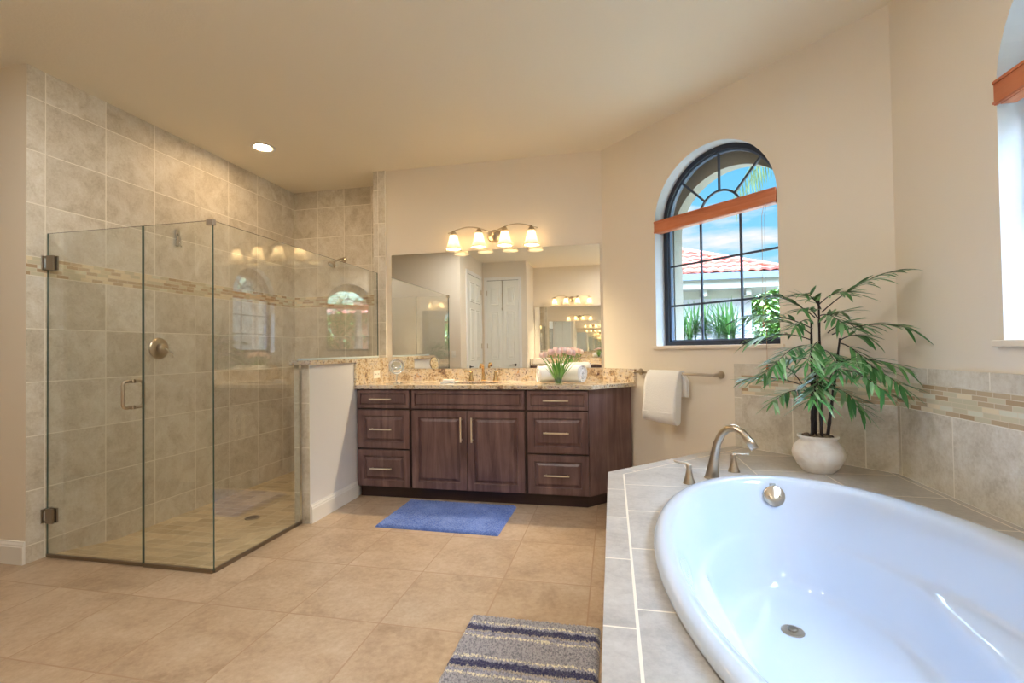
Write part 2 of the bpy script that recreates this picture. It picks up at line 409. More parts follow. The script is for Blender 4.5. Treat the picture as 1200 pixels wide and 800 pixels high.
W2C = 2.13-WHALF
o = arch_wall('wall_right', 0, CY_R-(XR-K3)+.1, 0, .22, (XR, CY_R, 0), -PI/2, [M_wall, M_reveal], CY_R-W2C); o['label'] = 'cream wall beside the bathtub'; o['category'] = 'wall'
# walls seen in the mirror
XD, YB, YC, XJ, YO = -2.57, .71, -.75, -1.655, -1.64
struct(MB().box(-6, XD, YB-.14, YB, 0, CEIL).build('wall_opposite_shower', M_wall), 'cream wall opposite the shower', 'wall')
struct(MB().box(XD-.14, XD, YC-.14, YB-.14, 0, CEIL).build('wall_side_door', M_wall), 'cream wall holding the white side door', 'wall')
struct(MB().box(XD, XJ-.14, YC-.14, YC, 0, CEIL).build('wall_closet', M_wall), 'cream wall holding the closet doors', 'wall')
struct(MB().box(XJ-.14, XJ, YO, YC, 0, CEIL).build('wall_jog', M_wall), 'short cream return wall beside the second vanity', 'wall')
struct(MB().box(XJ-.14, K3+YO+.1, YO-.15, YO, 0, CEIL).build('wall_rear', M_wall), 'cream wall behind the second vanity', 'wall')
struct(MB().box(-6.1, -5.95, YB-.2, 2.4, 0, CEIL).build('wall_hall_end', M_wall), 'cream end wall of the hall', 'wall')
o = arch_wall('wall_rear_angled', -.1, (XR-K3-YO)/R2+.1, 0, .22, (XR, XR-K3, 0), -3*PI/4, [M_wall, M_reveal], (XR-W3C[0])/R2); o['label'] = 'cream angled wall holding the window seen in reflection'; o['category'] = 'wall'
# baseboards (board + moulded cap)
def baseboard(name, length, loc, rotz, h=.135, t=.016, end=True):
    prof = [(0,0),(-t,0),(-t,h*.76),(-t*.8,h*.80),(-t*.8,h*.86),(-t*.45,h*.95),(-t*.4,h),(0,h)]
    b = MB(); rings = [[b.bm.verts.new((x, y, z)) for y, z in prof] for x in (0, length)]
    n = len(prof)
    for i in range(n): b.bm.faces.new((rings[0][i], rings[1][i], rings[1][(i+1)%n], rings[0][(i+1)%n]))
    b.bm.faces.new(rings[0][::-1]); b.bm.faces.new(rings[1])
    return struct(b.build(name, M_white, None, loc, rotz))
baseboard('baseboard_hall', 2.5, (XL-2.5, 2.2, 0), 0)
b = MB(); t, h = .016, .135
prof = [(0,0),(t,0),(t,h*.76),(t*.8,h*.80),(t*.8,h*.86),(t*.45,h*.95),(t*.4,h),(0,h)]
rings = [[b.bm.verts.new((HW1+x, y, z)) for x, z in prof] for y in (YH0+.003, 3.735)]
for i in range(8): b.bm.faces.new((rings[0][i], rings[1][i], rings[1][(i+1)%8], rings[0][(i+1)%8]))
b.bm.faces.new(rings[0]); b.bm.faces.new(rings[1][::-1]); struct(b.build('baseboard_half', M_white))
baseboard('baseboard_angled', 1.05, (A0[0]+.40*R2, A0[1]-.40*R2, 0), ANG)
# granite cap on the half wall
b = MB(); b.box(HW0-.025, HW1+.02, YH0-.025, YV-.021, HWZ, HWZ+.034, bevel=.006)
tag(b.build('granite_cap', M_granite), 'speckled granite cap along the top of the half wall', 'stone cap')

# tub tile surround: thin tiled cladding on both walls, with plain top course
b = MB(); t = .012
s0, s1 = .875/R2, SLEN
b.box(s0+.05, s1, -t, 0, .575, 1.055, mi=0); b.box(s0, s1, -t, 0, 1.055, 1.125, mi=1); b.box(s0, s0+.05, -t, 0, .575, 1.055, mi=1)
struct(b.build('trim_tub_tile_angled', [M_tub_d, M_tub_trim_d], None, (A0[0], A0[1], 0), ANG), 'beige tile surround with mosaic band on the angled wall', 'tile surround')
b = MB(); b.box(XR-t, XR, .25, CY_R-.004, .575, 1.055, mi=0); b.box(XR-t, XR, .25, CY_R-.004, 1.055, 1.125, mi=1)
struct(b.build('trim_tub_tile_side', [M_tub_r, M_tub_trim_r]), 'beige tile surround with mosaic band along the tub wall', 'tile surround')

# ------------------------------------------------------------------ windows
M_stucco = paint('stucco', rgb(150, 148, 136), .004)
def window(name, loc, rotz, label):
    root = thing(name, label, 'window', loc, rotz); root['kind'] = 'structure'
    fw, y0, y1 = .034, .105, .165
    hw = WHALF; out = [(-hw, WSILL)] + arch_pts(hw, WSPR) + [(hw, WSILL)]
    inn = [(-hw+fw, WSILL+fw)] + arch_pts(hw-fw, WSPR) + [(hw-fw, WSILL+fw)]
    b = MB(); n = len(out)
    for i in range(n):
        j = (i+1) % n
        for (p, q, r, s_) in ((out[i], out[j], inn[j], inn[i]),):
            b.face([(p[0], y0, p[1]), (q[0], y0, q[1]), (r[0], y0, r[1]), (s_[0], y0, s_[1])]); b.face([(s_[0], y1, s_[1]), (r[0], y1, r[1]), (q[0], y1, q[1]), (p[0], y1, p[1])])
        b.face([(inn[i][0], y0, inn[i][1]), (inn[j][0], y0, inn[j][1]), (inn[j][0], y1, inn[j][1]), (inn[i][0], y1, inn[i][1])])
    b.build('frame', M_blk, root)
    # second thin inner bead
    i2 = [(-hw+fw+.012, WSILL+fw+.012)] + arch_pts(hw-fw-.012, WSPR) + [(hw-fw-.012, WSILL+fw+.012)]
    b = MB()
    for i in range(n):
        j = (i+1) % n
        b.face([(inn[i][0], y0+.02, inn[i][1]), (inn[j][0], y0+.02, inn[j][1]), (i2[j][0], y0+.02, i2[j][1]), (i2[i][0], y0+.02, i2[i][1])])
        b.face([(i2[i][0], y0+.02, i2[i][1]), (i2[j][0], y0+.02, i2[j][1]), (i2[j][0], y1-.01, i2[j][1]), (i2[i][0], y1-.01, i2[i][1])])
    b.build('bead', simple('window_bead', rgb(88, 104, 128), .4), root)
    b = MB(); my0, my1, w = .128, .140, .0075
    for x in (-.157, .157): b.box(x-w, x+w, my0, my1, WSILL+fw, WSPR+.01)
    for z in (WSILL+.313, WSILL+.626): b.box(-hw+fw, hw-fw, my0, my1, z-w, z+w)
    b.box(-hw+fw, hw-fw, my0-.01, my1+.01, WSPR-.018, WSPR+.018)
    for a in (PI/4, PI/2, 3*PI/4):
        r0, r1 = .165, hw-fw; c, s_ = math.cos(a), math.sin(a); q = (-s_*w, c*w)
        P = [(r0*c+q[0], WSPR+r0*s_+q[1]), (r1*c+q[0], WSPR+r1*s_+q[1]), (r1*c-q[0], WSPR+r1*s_-q[1]), (r0*c-q[0], WSPR+r0*s_-q[1])]
        b.face([(x, my0, z) for x, z in P]); b.face([(x, my1, z) for x, z in P[::-1]])
        for i in range(4):
            p, r = P[i], P[(i+1)%4]; b.face([(p[0], my0, p[1]), (p[0], my1, p[1]), (r[0], my1, r[1]), (r[0], my0, r[1])])
    o1, o2 = arch_pts(.165+w, WSPR), arch_pts(.165-w, WSPR)
    for i in range(len(o1)-1):
        b.face([(o1[i][0], my0, o1[i][1]), (o1[i+1][0], my0, o1[i+1][1]), (o2[i+1][0], my0, o2[i+1][1]), (o2[i][0], my0, o2[i][1])])
        b.face([(o2[i][0], my1, o2[i][1]), (o2[i+1][0], my1, o2[i+1][1]), (o1[i+1][0], my1, o1[i+1][1]), (o1[i][0], my1, o1[i][1])])
        for q in (o1, o2): b.face([(q[i][0], my0, q[i][1]), (q[i][0], my1, q[i][1]), (q[i+1][0], my1, q[i+1][1]), (q[i+1][0], my0, q[i+1][1])])
    b.build('muntin_grid', simple('muntin_grey', rgb(70, 80, 98), .4), root)
    b = MB(); g_ = [(-hw+fw, WSILL+fw)] + arch_pts(hw-fw, WSPR) + [(hw-fw, WSILL+fw)]
    b.face([(x, .134, z) for x, z in g_]); b.build('glass', M_pane, root)
    b = MB(); b.box(-hw-.03, hw+.03, -.022, 0, WSILL-.024, WSILL, bevel=.004); b.box(-hw, hw, -.004, .105, WSILL-.02, WSILL+.002)
    b.build('sill', M_sill, root)
    # outside stucco arch
    b = MB(); so_, si = arch_pts(hw+.02, WSPR, 28, hw+.1), arch_pts(hw-.012, WSPR-.05, 28, .40)
    so_ = [(-hw-.02, WSILL-.1)] + so_ + [(hw+.02, WSILL-.1)]; si = [(-hw+.012, WSILL-.1)] + si + [(hw-.012, WSILL-.1)]
    for i in range(len(so_)-1):
        b.face([(so_[i][0], .221, so_[i][1]), (so_[i+1][0], .221, so_[i+1][1]), (si[i+1][0], .221, si[i+1][1]), (si[i][0], .221, si[i][1])])
        b.face([(si[i][0], .32, si[i][1]), (si[i+1][0], .32, si[i+1][1]), (so_[i+1][0], .32, so_[i+1][1]), (so_[i][0], .32, so_[i][1])])
        b.face([(si[i][0], .221, si[i][1]), (si[i+1][0], .221, si[i+1][1]), (si[i+1][0], .32, si[i+1][1]), (si[i][0], .32, si[i][1])])
        b.face([(so_[i][0], .221, so_[i][1]), (so_[i+1][0], .221, so_[i+1][1]), (so_[i+1][0], .32, so_[i+1][1]), (so_[i][0], .32, so_[i][1])])
    b.build('exterior_surround', M_stucco, root)
    return root
W1 = (A0[0]+WC1*R2, A0[1]-WC1*R2, 0)
window('window_1', W1, ANG, 'arched window with dark frame and sunburst muntins on the angled wall')
window('window_2', (XR, W2C, 0), -PI/2, 'arched window above the tub at the photo edge')
W3 = (W3C[0], W3C[1], 0)
window('window_3', W3, -3*PI/4, 'arched window on the rear angled wall, seen reflected')
for i, (loc, rz) in enumerate(((W1, ANG), ((XR, W2C, 0), -PI/2), (W3, -3*PI/4))):
    ld = bpy.data.lights.new('window_portal', 'AREA'); ld.shape = 'RECTANGLE'; ld.size = 1.0; ld.size_y = 1.5; ld.cycles.is_portal = True
    lo = bpy.data.objects.new('window_portal', ld); COL.objects.link(lo)
    d = Vector((math.sin(-rz), math.cos(rz), 0))
    lo.location = Vector(loc) + d*.33 + Vector((0, 0, WSILL+.72)); lo.rotation_euler = (-d).to_track_quat('-Z', 'Z').to_euler()

def blind(loc, rotz, label, cord):
    r = thing('wooden_blind', label, 'blind', loc, rotz, 'raised wooden window blinds')
    w = WHALF-.003
    b = MB(); b.box(-w, w, -.012, -.002, -.05, .045, bevel=.003); b.box(-w, w, -.016, -.012, .030, .040); b.box(-w, w, -.016, -.012, -.046, -.038); b.build('valance', M_blind, r)
    b = MB(); b.box(-w+.01, w-.01, 0, .05, .0, .042, bevel=.002); b.build('head_rail', M_blind, r)
    b = MB()
    for k in range(9): b.box(-w+.012, w-.012, .002, .05, -.050+k*.0053, -.0472+k*.0053)
    b.build('slat_stack', M_blind, r)
    if cord:
        for x, z, y in ((.395, -.80, -.035), (.41, -1.07, -.03)):
            c = MB().tube([(x, -.004, -.05), (x, y*.8, -.12), (x, y, -.5), (x, y, z)], .0014, 6).build('cord', simple('blind_cord', rgb(190, 150, 110), .8), r)
            MB().lathe([(.002, .03), (.005, .022), (.0075, 0), (.006, -.006)], (x, y, z-.02), 'z', 12).build('tassel', M_blind, c)
    return r
blind((W1[0], W1[1], 2.185), ANG, 'raised orange-brown wooden blind across the arched window on the angled wall', True)
blind((XR, W2C, 2.185), -PI/2, 'raised orange-brown wooden blind in the window above the tub', False)

blind((W3[0], W3[1], 2.185), -3*PI/4, 'raised orange-brown wooden blind in the rear window, seen reflected', False)

# ------------------------------------------------------------------ tub deck
TC = (.717, 1.53); TA, TB = .597, 1.03
DZ = .575; DX0 = -.032; DY0 = .25
def ell(a, b_, n, e=2.0, c=TC):
    r = []
    for k in range(n):
        t = 2*PI*k/n; ct, st = math.cos(t), math.sin(t)
        r.append((c[0]+a*math.copysign(abs(ct)**(2/e), ct), c[1]+b_*math.copysign(abs(st)**(2/e), st)))
    return r
P0 = (DX0, 2.62); kk = 4.251; P1 = ((kk+(P0[0]-P0[1]))/2, (kk-(P0[0]-P0[1]))/2)
bw = .08
Q0 = (DX0+bw, P0[1]+bw-bw*math.sqrt(2)); Q1 = (P1[0]+bw*R2, P1[1]-bw*R2)
outer = [(DX0+bw, DY0), (XR, DY0), (XR, CY_R), Q1, Q0]
b = MB(); bm = b.bm
def loop(pts, z):
    vs = [bm.verts.new((x, y, z)) for x, y in pts]; return [bm.edges.new((vs[i], vs[(i+1)%len(vs)])) for i in range(len(vs))]
es = loop(outer, DZ) + loop(ell(TA-.03, TB-.03, 72), DZ)
bmesh.ops.triangle_fill(bm, use_beauty=True, use_dissolve=False, edges=es)
b.face([(DX0, DY0, DZ), (DX0+bw, DY0, DZ), (*Q0, DZ), (*P0, DZ)], 1)
b.face([(*P0, DZ), (*Q0, DZ), (*Q1, DZ), (*P1, DZ)], 2)
b.face([(DX0, DY0, 0), (DX0, DY0, DZ), (*P0, DZ), (*P0, 0)], 3)
b.face([(*P0, 0), (*P0, DZ), (*P1, DZ), (*P1, 0)], 3)
b.face([(DX0, DY0, 0), (XR, DY0, 0), (XR, DY0, DZ), (DX0, DY0, DZ)], 3)
o = b.build('tub_deck', [M_deck, M_deck_edge, M_deck_edge_d, M_deck_front], recalc=False)
tag(o, 'low tiled platform that the white bathtub is set into', 'tub deck')
# dark grout joint line between border and field
b = MB(); g_ = .0027
b.box(DX0+bw-g_, DX0+bw+g_, DY0, Q0[1], DZ-.001, DZ+.0008)
v = Vector((Q1[0]-Q0[0], Q1[1]-Q0[1])).normalized(); nn = Vector((-v.y, v.x))*g_
pp = [(Q0[0]+nn.x, Q0[1]+nn.y), (Q0[0]-nn.x, Q0[1]-nn.y), (Q1[0]-nn.x, Q1[1]-nn.y), (Q1[0]+nn.x, Q1[1]+nn.y)]
b.prism(pp, DZ-.001, DZ+.0008)
b.build('grout_line', simple('deck_grout', rgb(232, 222, 206), .6), o)

# ------------------------------------------------------------------ bathtub
def bathtub():
    root = thing('bathtub', 'white oval drop-in bathtub set in the tiled deck', 'bathtub', (TC[0], TC[1], DZ))
    b = MB(); n = 96
    # (semi x left/right handled by centre shift, semi y far/near, z)
    rows = []
    def ring(axl, axr, byf, byn, z, e=2.0, arm=0.0):
        r = []
        for k in range(n):
            t = 2*PI*k/n; ct, st = math.cos(t), math.sin(t)
            x = math.copysign(abs(ct)**(2/e), ct)*(axr if ct > 0 else axl); y = math.copysign(abs(st)**(2/e), st)*(byf if st > 0 else byn)
            if arm:
                wgt = max(0, 1-((y+.10)/.55)**2) if abs(y+.10) < .55 else 0
                x -= math.copysign(arm*wgt*abs(ct)**.7, ct)
            r.append(b.bm.verts.new((x, y, z)))
        rows.append(r)
    ring(TA-.012, TA-.012, TB-.012, TB-.012, .000)
    ring(TA, TA, TB, TB, .004); ring(TA+.002, TA+.002, TB+.002, TB+.002, .018)
    ring(TA-.006, TA-.006, TB-.006, TB-.006, .031); ring(TA-.022, TA-.022, TB-.022, TB-.022, .038)
    ring(TA-.045, TA-.075, TB-.06, TB-.06, .039)
    ring(TA-.058, TA-.108, TB-.085, TB-.085, .034); ring(TA-.070, TA-.122, TB-.098, TB-.100, .018)
    ring(TA-.095, TA-.135, TB-.112, TB-.125, -.03)
    ring(TA-.115, TA-.150, TB-.132, TB-.165, -.10)
    ring(TA-.130, TA-.165, TB-.152, TB-.215, -.17, arm=.0)
    ring(TA-.140, TA-.178, TB-.157, TB-.245, -.190, arm=.006)
    ring(TA-.150, TA-.188, TB-.160, TB-.265, -.200, arm=.085)
    ring(TA-.160, TA-.198, TB-.165, TB-.285, -.215, arm=.100)
    ring(TA-.185, TA-.218, TB-.190, TB-.345, -.30, arm=.075)
    ring(TA-.210, TA-.240, TB-.222, TB-.41, -.380, arm=.045)
    ring(TA-.235, TA-.265, TB-.252, TB-.47, -.410, arm=.02)
    ring(TA-.28, TA-.31, TB-.295, TB-.54, -.420)
    ring(.10, .10, .3, .2, -.424)
    for i in range(len(rows)-1):
        for k in range(n):
            f = b.bm.faces.new((rows[i][k], rows[i][(k+1)%n], rows[i+1][(k+1)%n], rows[i+1][k])); f.smooth = True
    b.bm.faces.new(rows[-1])
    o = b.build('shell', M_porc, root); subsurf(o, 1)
    # overflow plate on the far inner wall
    b = MB(); b.lathe([(.046, 0), (.047, -.006), (.043, -.011), (.0, -.0112)], (0, 0, 0), 'y', 36, smooth=False); b.ball((-.024, -.0115, 0), .004); b.ball((.024, -.0115, 0), .004)
    ov = b.build('overflow_plate', M_nickel, root, (.012, TB-.118, -.036)); ov.rotation_euler = (math.radians(-12), 0, 0)
    b = MB(); b.lathe([(.040, 0), (.040, .005), (.034, .007), (.0, .007)], (0, 0, 0), 'z', 32, smooth=False)
    for k in range(6):
        a = k*PI/3; b.box(.014*math.cos(a)-.004, .014*math.cos(a)+.004, .014*math.sin(a)-.004, .014*math.sin(a)+.004, .007, .0085)
    dr = b.build('drain', M_nickel, root, (-.062, .478, -.4215))
    MB().lathe([(.018, .007), (.018, .013), (.012, .016), (.0, .016)], (0, 0, 0), 'z', 24).build('stopper', M_pewter, dr)
    MB().lathe([(.014, 0), (.014, -.002), (0, -.002)], (0, 0, 0), 'y', 24, sy=.45).build('badge', simple('badge_grey', rgb(190, 196, 204), .3, .6), root, (.012, TB-.1, .012)).rotation_euler = (math.radians(-35), 0, 0)
    return root
bathtub()

def handle_lever(parent, loc, ang, s=1.0, mat=None):
    b = MB(); b.lathe([(.024*s, 0), (.024*s, .004*s), (.017*s, .022*s), (.0115*s, .05*s), (.0105*s, .066*s), (.012*s, .074*s), (.008*s, .08*s), (.0, .081*s)], (0, 0, 0), 'z', 24)
    h = b.build('handle', mat or M_nickel, parent, loc); h.rotation_euler = (0, 0, ang)
    MB().tube([(-.008*s, 0, .074*s), (.012*s, 0, .078*s), (.035*s, 0, .0775*s), (.055*s, 0, .079*s), (.064*s, 0, .082*s)], [.008*s, .0085*s, .007*s, .0075*s, .004*s], 12, flat=.6).build('lever', mat or M_nickel, h)
    return h
# tub filler: spout leans over the rim, two lever handles either side
tf = thing('tub_faucet', 'brushed nickel tub faucet with gooseneck spout and two lever handles', 'faucet', (.485, 2.585, DZ), ANG)
b = MB(); b.tube([(0, 0, 0), (.002, 0, .01), (.008, 0, .05), (.018, 0, .11), (.034, 0, .18), (.060, 0, .232), (.095, 0, .262), (.130, 0, .268), (.165, 0, .252), (.200, 0, .218), (.228, 0, .184)], [.035, .034, .028, .0215, .019, .0185, .0185, .019, .0195, .020, .0195], 20)
b.build('spout', M_nickel, tf)
MB().lathe([(.0365, 0), (.0365, .006), (.034, .009), (.0, .009)], (0, 0, 0), 'z', 28).build('base_plate', M_nickel, tf)
handle_lever(tf, (-.005, -.175, 0), PI*1.06, 1.2); handle_lever(tf, (-.005, .20, 0), .55, 1.2)

# ------------------------------------------------------------------ shower enclosure
GT = .010; GZ0, GZ1 = .016, 2.0; GY = 2.305; GX = -2.225; XS = -2.705
def pane(b, poly, axis, c):
    """glass sheet: poly in (u,z), on plane axis=c, thickness GT, cut edges get material 1"""
    f = (lambda u, z, d: (u, c+d, z)) if axis == 'y' else (lambda u, z, d: (c+d, u, z))
    a = [b.bm.verts.new(f(u, z, -GT/2)) for u, z in poly]; d = [b.bm.verts.new(f(u, z, GT/2)) for u, z in poly]
    b.bm.faces.new(a); b.bm.faces.new(d[::-1]); n = len(poly)
    for i in range(n): b.bm.faces.new((a[i], d[i], d[(i+1)%n], a[(i+1)%n])).material_index = 1
    return b
dr = thing('shower_door', 'hinged clear glass shower door with a nickel pull handle', 'shower door', (XL, GY, 0))
pane(MB(), [(.012, GZ0), (XS-XL-.003, GZ0), (XS-XL-.003, GZ1), (.012, GZ1)], 'y', 0).build('glass_pane', [M_glass, M_gedge], dr)
for z in (.255, 1.815):
    h = MB().box(.018, .075, -.017, -.0055, z-.045, z+.045, bevel=.003).box(.018, .075, .0055, .017, z-.045, z+.045, bevel=.003).build('hinge', M_pewter, dr)
    MB().box(.0, .006, -.032, .032, z-.045, z+.045, bevel=.002).box(.004, .02, -.012, .012, z-.03, z+.03).build('wall_bracket', M_chrome, h)
b = MB()
hx = XS-XL-.072
for sg in (-1, 1):
    y = sg*.062; zc = 1.005; hh = .077; r_ = .022
    path = [(hx, sg*.006, zc+hh)] + [(hx, sg*(.062-r_) + sg*r_*math.sin(a), zc+hh-r_+r_*math.cos(a)) for a in (0, .4, .8, 1.2, PI/2)]
    path += [(hx, sg*(.062-r_) + sg*r_*math.cos(a), zc-hh+r_-r_*math.sin(a)) for a in (0, .4, .8, 1.2, PI/2)] + [(hx, sg*.006, zc-hh)]
    b.tube(path, .0095, 14)
    for z in (zc+hh, zc-hh): b.lathe([(.012, sg*.005), (.012, sg*.012), (0, sg*.0125)], (hx, 0, z), 'y', 16)
b.build('handle', M_nickel, dr)
MB().box(.012, XS-XL-.004, -.008, .008, .003, GZ0+.004).build('bottom_sweep', M_pewter, dr)
fp = thing('shower_screen', 'narrow fixed glass panel beside the shower door', 'glass panel', (XS, GY, 0))
pane(MB(), [(.003, GZ0), (GX-XS+.005, GZ0), (GX-XS+.005, GZ1), (.003, GZ1)], 'y', 0).build('glass_pane', [M_glass, M_gedge], fp)
MB().box(.003, GX-XS, -.009, .009, .0, GZ0+.004).build('bottom_channel', M_pewter, fp)
MB().box(GX-XS-.03, GX-XS+.016, -.012, .012, GZ1-.028, GZ1+.006, bevel=.002).build('corner_clamp', M_chrome, fp)
rp = thing('shower_screen', 'long notched glass panel running from the shower corner over the half wall', 'glass panel', (GX, GY, 0))
e1, e2, zc = YH0-.004-GY, 4.262-GY, HWZ+.042
pane(MB(), [(.006, GZ0), (e1, GZ0), (e1, zc), (e2, zc), (e2, GZ1), (.006, GZ1)], 'x', 0).build('glass_pane', [M_glass, M_gedge], rp)
MB().box(-.009, .009, .006, e1-.002, .0, GZ0+.004).build('bottom_channel', M_pewter, rp)
MB().box(-.010, .010, e1-.018, e2, HWZ+.0345, HWZ+.05).build('cap_channel', simple('clear_channel', rgb(214, 226, 230), .2), rp)
MB().box(-.009, .009, e1-.004, e1+.003, GZ0, HWZ).build('side_channel', M_chrome, rp)

# shower fittings
v = thing('shower_valve', 'round nickel shower valve with lever on the tiled side wall', 'shower valve', (XL, 3.056, 1.285))
MB().lathe([(.082, 0), (.082, .004), (.070, .012), (.045, .016), (.0, .016)], (0, 0, 0), 'x', 40).build('escutcheon', M_nickel, v)
MB().lathe([(.036, .016), (.034, .05), (.026, .058), (.0, .059)], (0, 0, 0), 'x', 28).build('knob', M_nickel, v)
MB().tube([(.052, .0, 0), (.058, .03, -.018), (.062, .062, -.045), (.06, .068, -.072)], [.008, .008, .006, .004], 12).build('lever', M_chrome, v)
v = thing('robe_hook', 'small upright chrome hook on the shower side wall', 'hook', (XL, 3.213, 2.178))
MB().box(0, .012, -.018, .018, -.065, .065, bevel=.003).build('plate', M_chrome, v)
MB().tube([(.012, 0, .03), (.03, 0, .02), (.034, 0, -.02), (.03, 0, -.06), (.045, 0, -.072)], .007, 10).build('hook_arm', M_chrome, v)
v = thing('shower_sprayer', 'round nickel shower head on a short arm at the shower back wall', 'shower head', (-2.83, 4.68, 2.235))
MB().lathe([(.032, 0), (.032, -.005), (.02, -.014), (.0, -.015)], (0, 0, 0), 'y', 24).build('flange', M_nickel, v)
MB().tube([(0, 0, 0), (-.004, -.05, .003), (-.012, -.09, -.01), (-.022, -.125, -.035)], .009, 12).build('arm', M_nickel, v)
hd = MB().lathe([(.012, .03), (.016, .02), (.028, .005), (.042, -.018), (.044, -.03), (.038, -.034), (.0, -.034)], (0, 0, 0), 'z', 28).build('head', M_nickel, v, (-.035, -.16, -.06)); hd.rotation_euler = (math.radians(-38), math.radians(18), 0)
MB().lathe([(.03, -.0345), (.03, -.037), (.0, -.037)], (0, 0, 0), 'z', 24).build('face_plate', simple('spray_face', rgb(210, 210, 205), .4), hd)
v = thing('floor_drain', 'round dark nickel drain in the shower floor', 'drain', (-2.80, 3.28, -.061))
MB().lathe([(.055, 0), (.055, .004), (.045, .005), (.0, .005)], (0, 0, 0), 'z', 32).build('rim', M_pewter, v)
b = MB()
for i in range(-3, 4): b.box(-.042*math.sqrt(1-(i/3.6)**2), .042*math.sqrt(1-(i/3.6)**2), i*.011-.003, i*.011+.003, .005, .0058)
b.build('grate', simple('grate_dark', rgb(70, 62, 56), .4, .8), v)

# recessed ceiling lights; all but the shower one are unseen, added as fill
M_can = None
def can_light(loc, label, col=(1, .975, .92, 1), power=CAN_FILL_L):
    r = thing('recessed_light', label, 'ceiling light', loc, 0, 'recessed ceiling lights')
    MB().lathe([(.066, -.001), (.098, -.001), (.098, -.006), (.090, -.010), (.070, -.006), (.066, -.001)], (0, 0, 0), 'z', 40, caps=(0, 0)).build('trim_ring', M_white, r)
    g = G('can_lens'); g.set(Base_Color=(0, 0, 0, 1), Emission_Color=col, Emission_Strength=power)
    MB().lathe([(.066, -.004), (.05, -.0045), (.0, -.0045)], (0, 0, 0), 'z', 32).build('lens', g.m, r)
    return r
c0 = can_light((-2.915, 3.556, CEIL), 'round recessed light glowing in the ceiling over the shower', (1, .70, .40, 1), 120)
c1 = can_light((-.75, 1.45, CEIL), 'added unseen fill light above the striped mat')
for x, y, lb in ((-2.25, 1.45, 'added unseen fill light in front of the shower door'), (.2, -.7, 'added unseen fill light before the second vanity')):
    tree_copy(c1, (x, y, CEIL), None, lb)

# ------------------------------------------------------------------ vanity
def pull(parent, x, y, z, ln, vertical, loc=(0, 0, 0)):
    b = MB(); r = .0058; h = ln/2
    if vertical:
        b.box(x-r, x+r, y-.034, y-.022, z-h, z+h, bevel=.002)
        for s in (-1, 1): b.box(x-r*.8, x+r*.8, y-.024, y, z+s*(h-.018)-r*.8, z+s*(h-.018)+r*.8)
    else:
        b.box(x-h, x+h, y-.034, y-.022, z-r, z+r, bevel=.002)
        for s in (-1, 1): b.box(x+s*(h-.018)-r*.8, x+s*(h-.018)+r*.8, y-.024, y, z-r*.8, z+r*.8)
    return b.build('handle', simple('satin_pull', rgb(240, 232, 218), .32, 1.0), parent)
def front(name, parent, x0, x1, z0, z1, y, flat=False, fw=.052):
    if flat: st = [(0, y+.02), (0, y+.003), (.003, y), (.026, y), (.030, y+.012), (.036, y+.012), (.040, y+.004)]
    else: st = [(0, y+.02), (0, y+.003), (.003, y), (fw, y), (fw+.003, y+.003), (fw+.007, y+.015), (fw+.014, y+.015), (fw+.032, y+.004), (fw+.034, y+.003)]
    return MB().panel(x0, x1, z0, z1, st).build(name, M_wood, parent)
Y0 = YV
vr = thing('vanity_cabinet', 'dark espresso wood vanity cabinet under the granite counter', 'cabinet', (0, 0, 0))
cpoly = [(HW1+.003, 3.742), (-.205, 3.742), (-.178, 3.745), (-.178+.285, 3.745+.285), (.112, 4.06), (-.075, 4.31), (HW1+.003, 4.31)]
b = MB(); b.prism([(HW1+.004, 3.742), (-.182, 3.742), (.148, 4.072), (-.085, 4.305), (HW1+.004, 4.305)], .094, .922)
b.build('carcass', M_wood, vr)
MB().box(-2.146, -.186, 3.7405, 3.743, .097, .918).build('face_frame_gap_shade', M_wood_dk, vr)  # thin dark sheet behind the fronts, shade of the gaps put into its colour
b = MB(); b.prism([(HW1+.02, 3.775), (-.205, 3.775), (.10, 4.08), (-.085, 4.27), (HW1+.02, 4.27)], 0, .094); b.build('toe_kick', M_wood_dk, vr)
YF = 3.72
for x0, x1, hx in ((-2.137, -1.664, -1.916), (-.664, -.190, -.437)):
    for z0, z1, flat in ((.76, .912, True), (.422, .745, False), (.100, .408, False)):
        d = front('drawer', vr, x0, x1, z0, z1, YF, flat, .050); pull(d, hx, YF+.004, (z0+z1)/2, .20, False)
front('false_front', vr, -1.642, -.688, .76, .912, YF, True)
for x0, x1, hx in ((-1.642, -1.166, -1.209), (-1.160, -.688, -1.117)):
    d = front('door', vr, x0, x1, .100, .745, YF, False, .056); pull(d, hx, YF, .594, .20, True)
# counter with an oval cut-out
SC = (-1.145, 4.0); SR = (.215, .15)
def counter(name, label, poly, hole, loc=(0,0,0), rotz=0.0, zt=.955, th=.032, splash=()):
    b = MB(); bm = b.bm
    for z in (zt, zt-th):
        vs = [bm.verts.new((x, y, z)) for x, y in poly]; es = [bm.edges.new((vs[i], vs[(i+1)%len(vs)])) for i in range(len(vs))]
        hs = [bm.verts.new((SC[0]*hole+SR[0]*math.cos(2*PI*k/40) if hole == 1 else SR[0]*math.cos(2*PI*k/40)+hole, (SC[1] if hole == 1 else -.32)+SR[1]*math.sin(2*PI*k/40), z)) for k in range(40)]
        es += [bm.edges.new((hs[i], hs[(i+1)%40])) for i in range(40)]
        bmesh.ops.triangle_fill(bm, use_beauty=True, use_dissolve=False, edges=es)
        if z == zt: top = (vs, hs)
    for A, B in zip(top, (vs, hs)):
        for i in range(len(A)): bm.faces.new((A[i], A[(i+1)%len(A)], B[(i+1)%len(A)], B[i]))
    r = thing(name, label, 'countertop', loc, rotz)
    b.build('slab', M_granite, r)
    for nm, pl in splash: MB().prism(pl, zt, pl and 1.065).build(nm, M_granite, r)
    return r
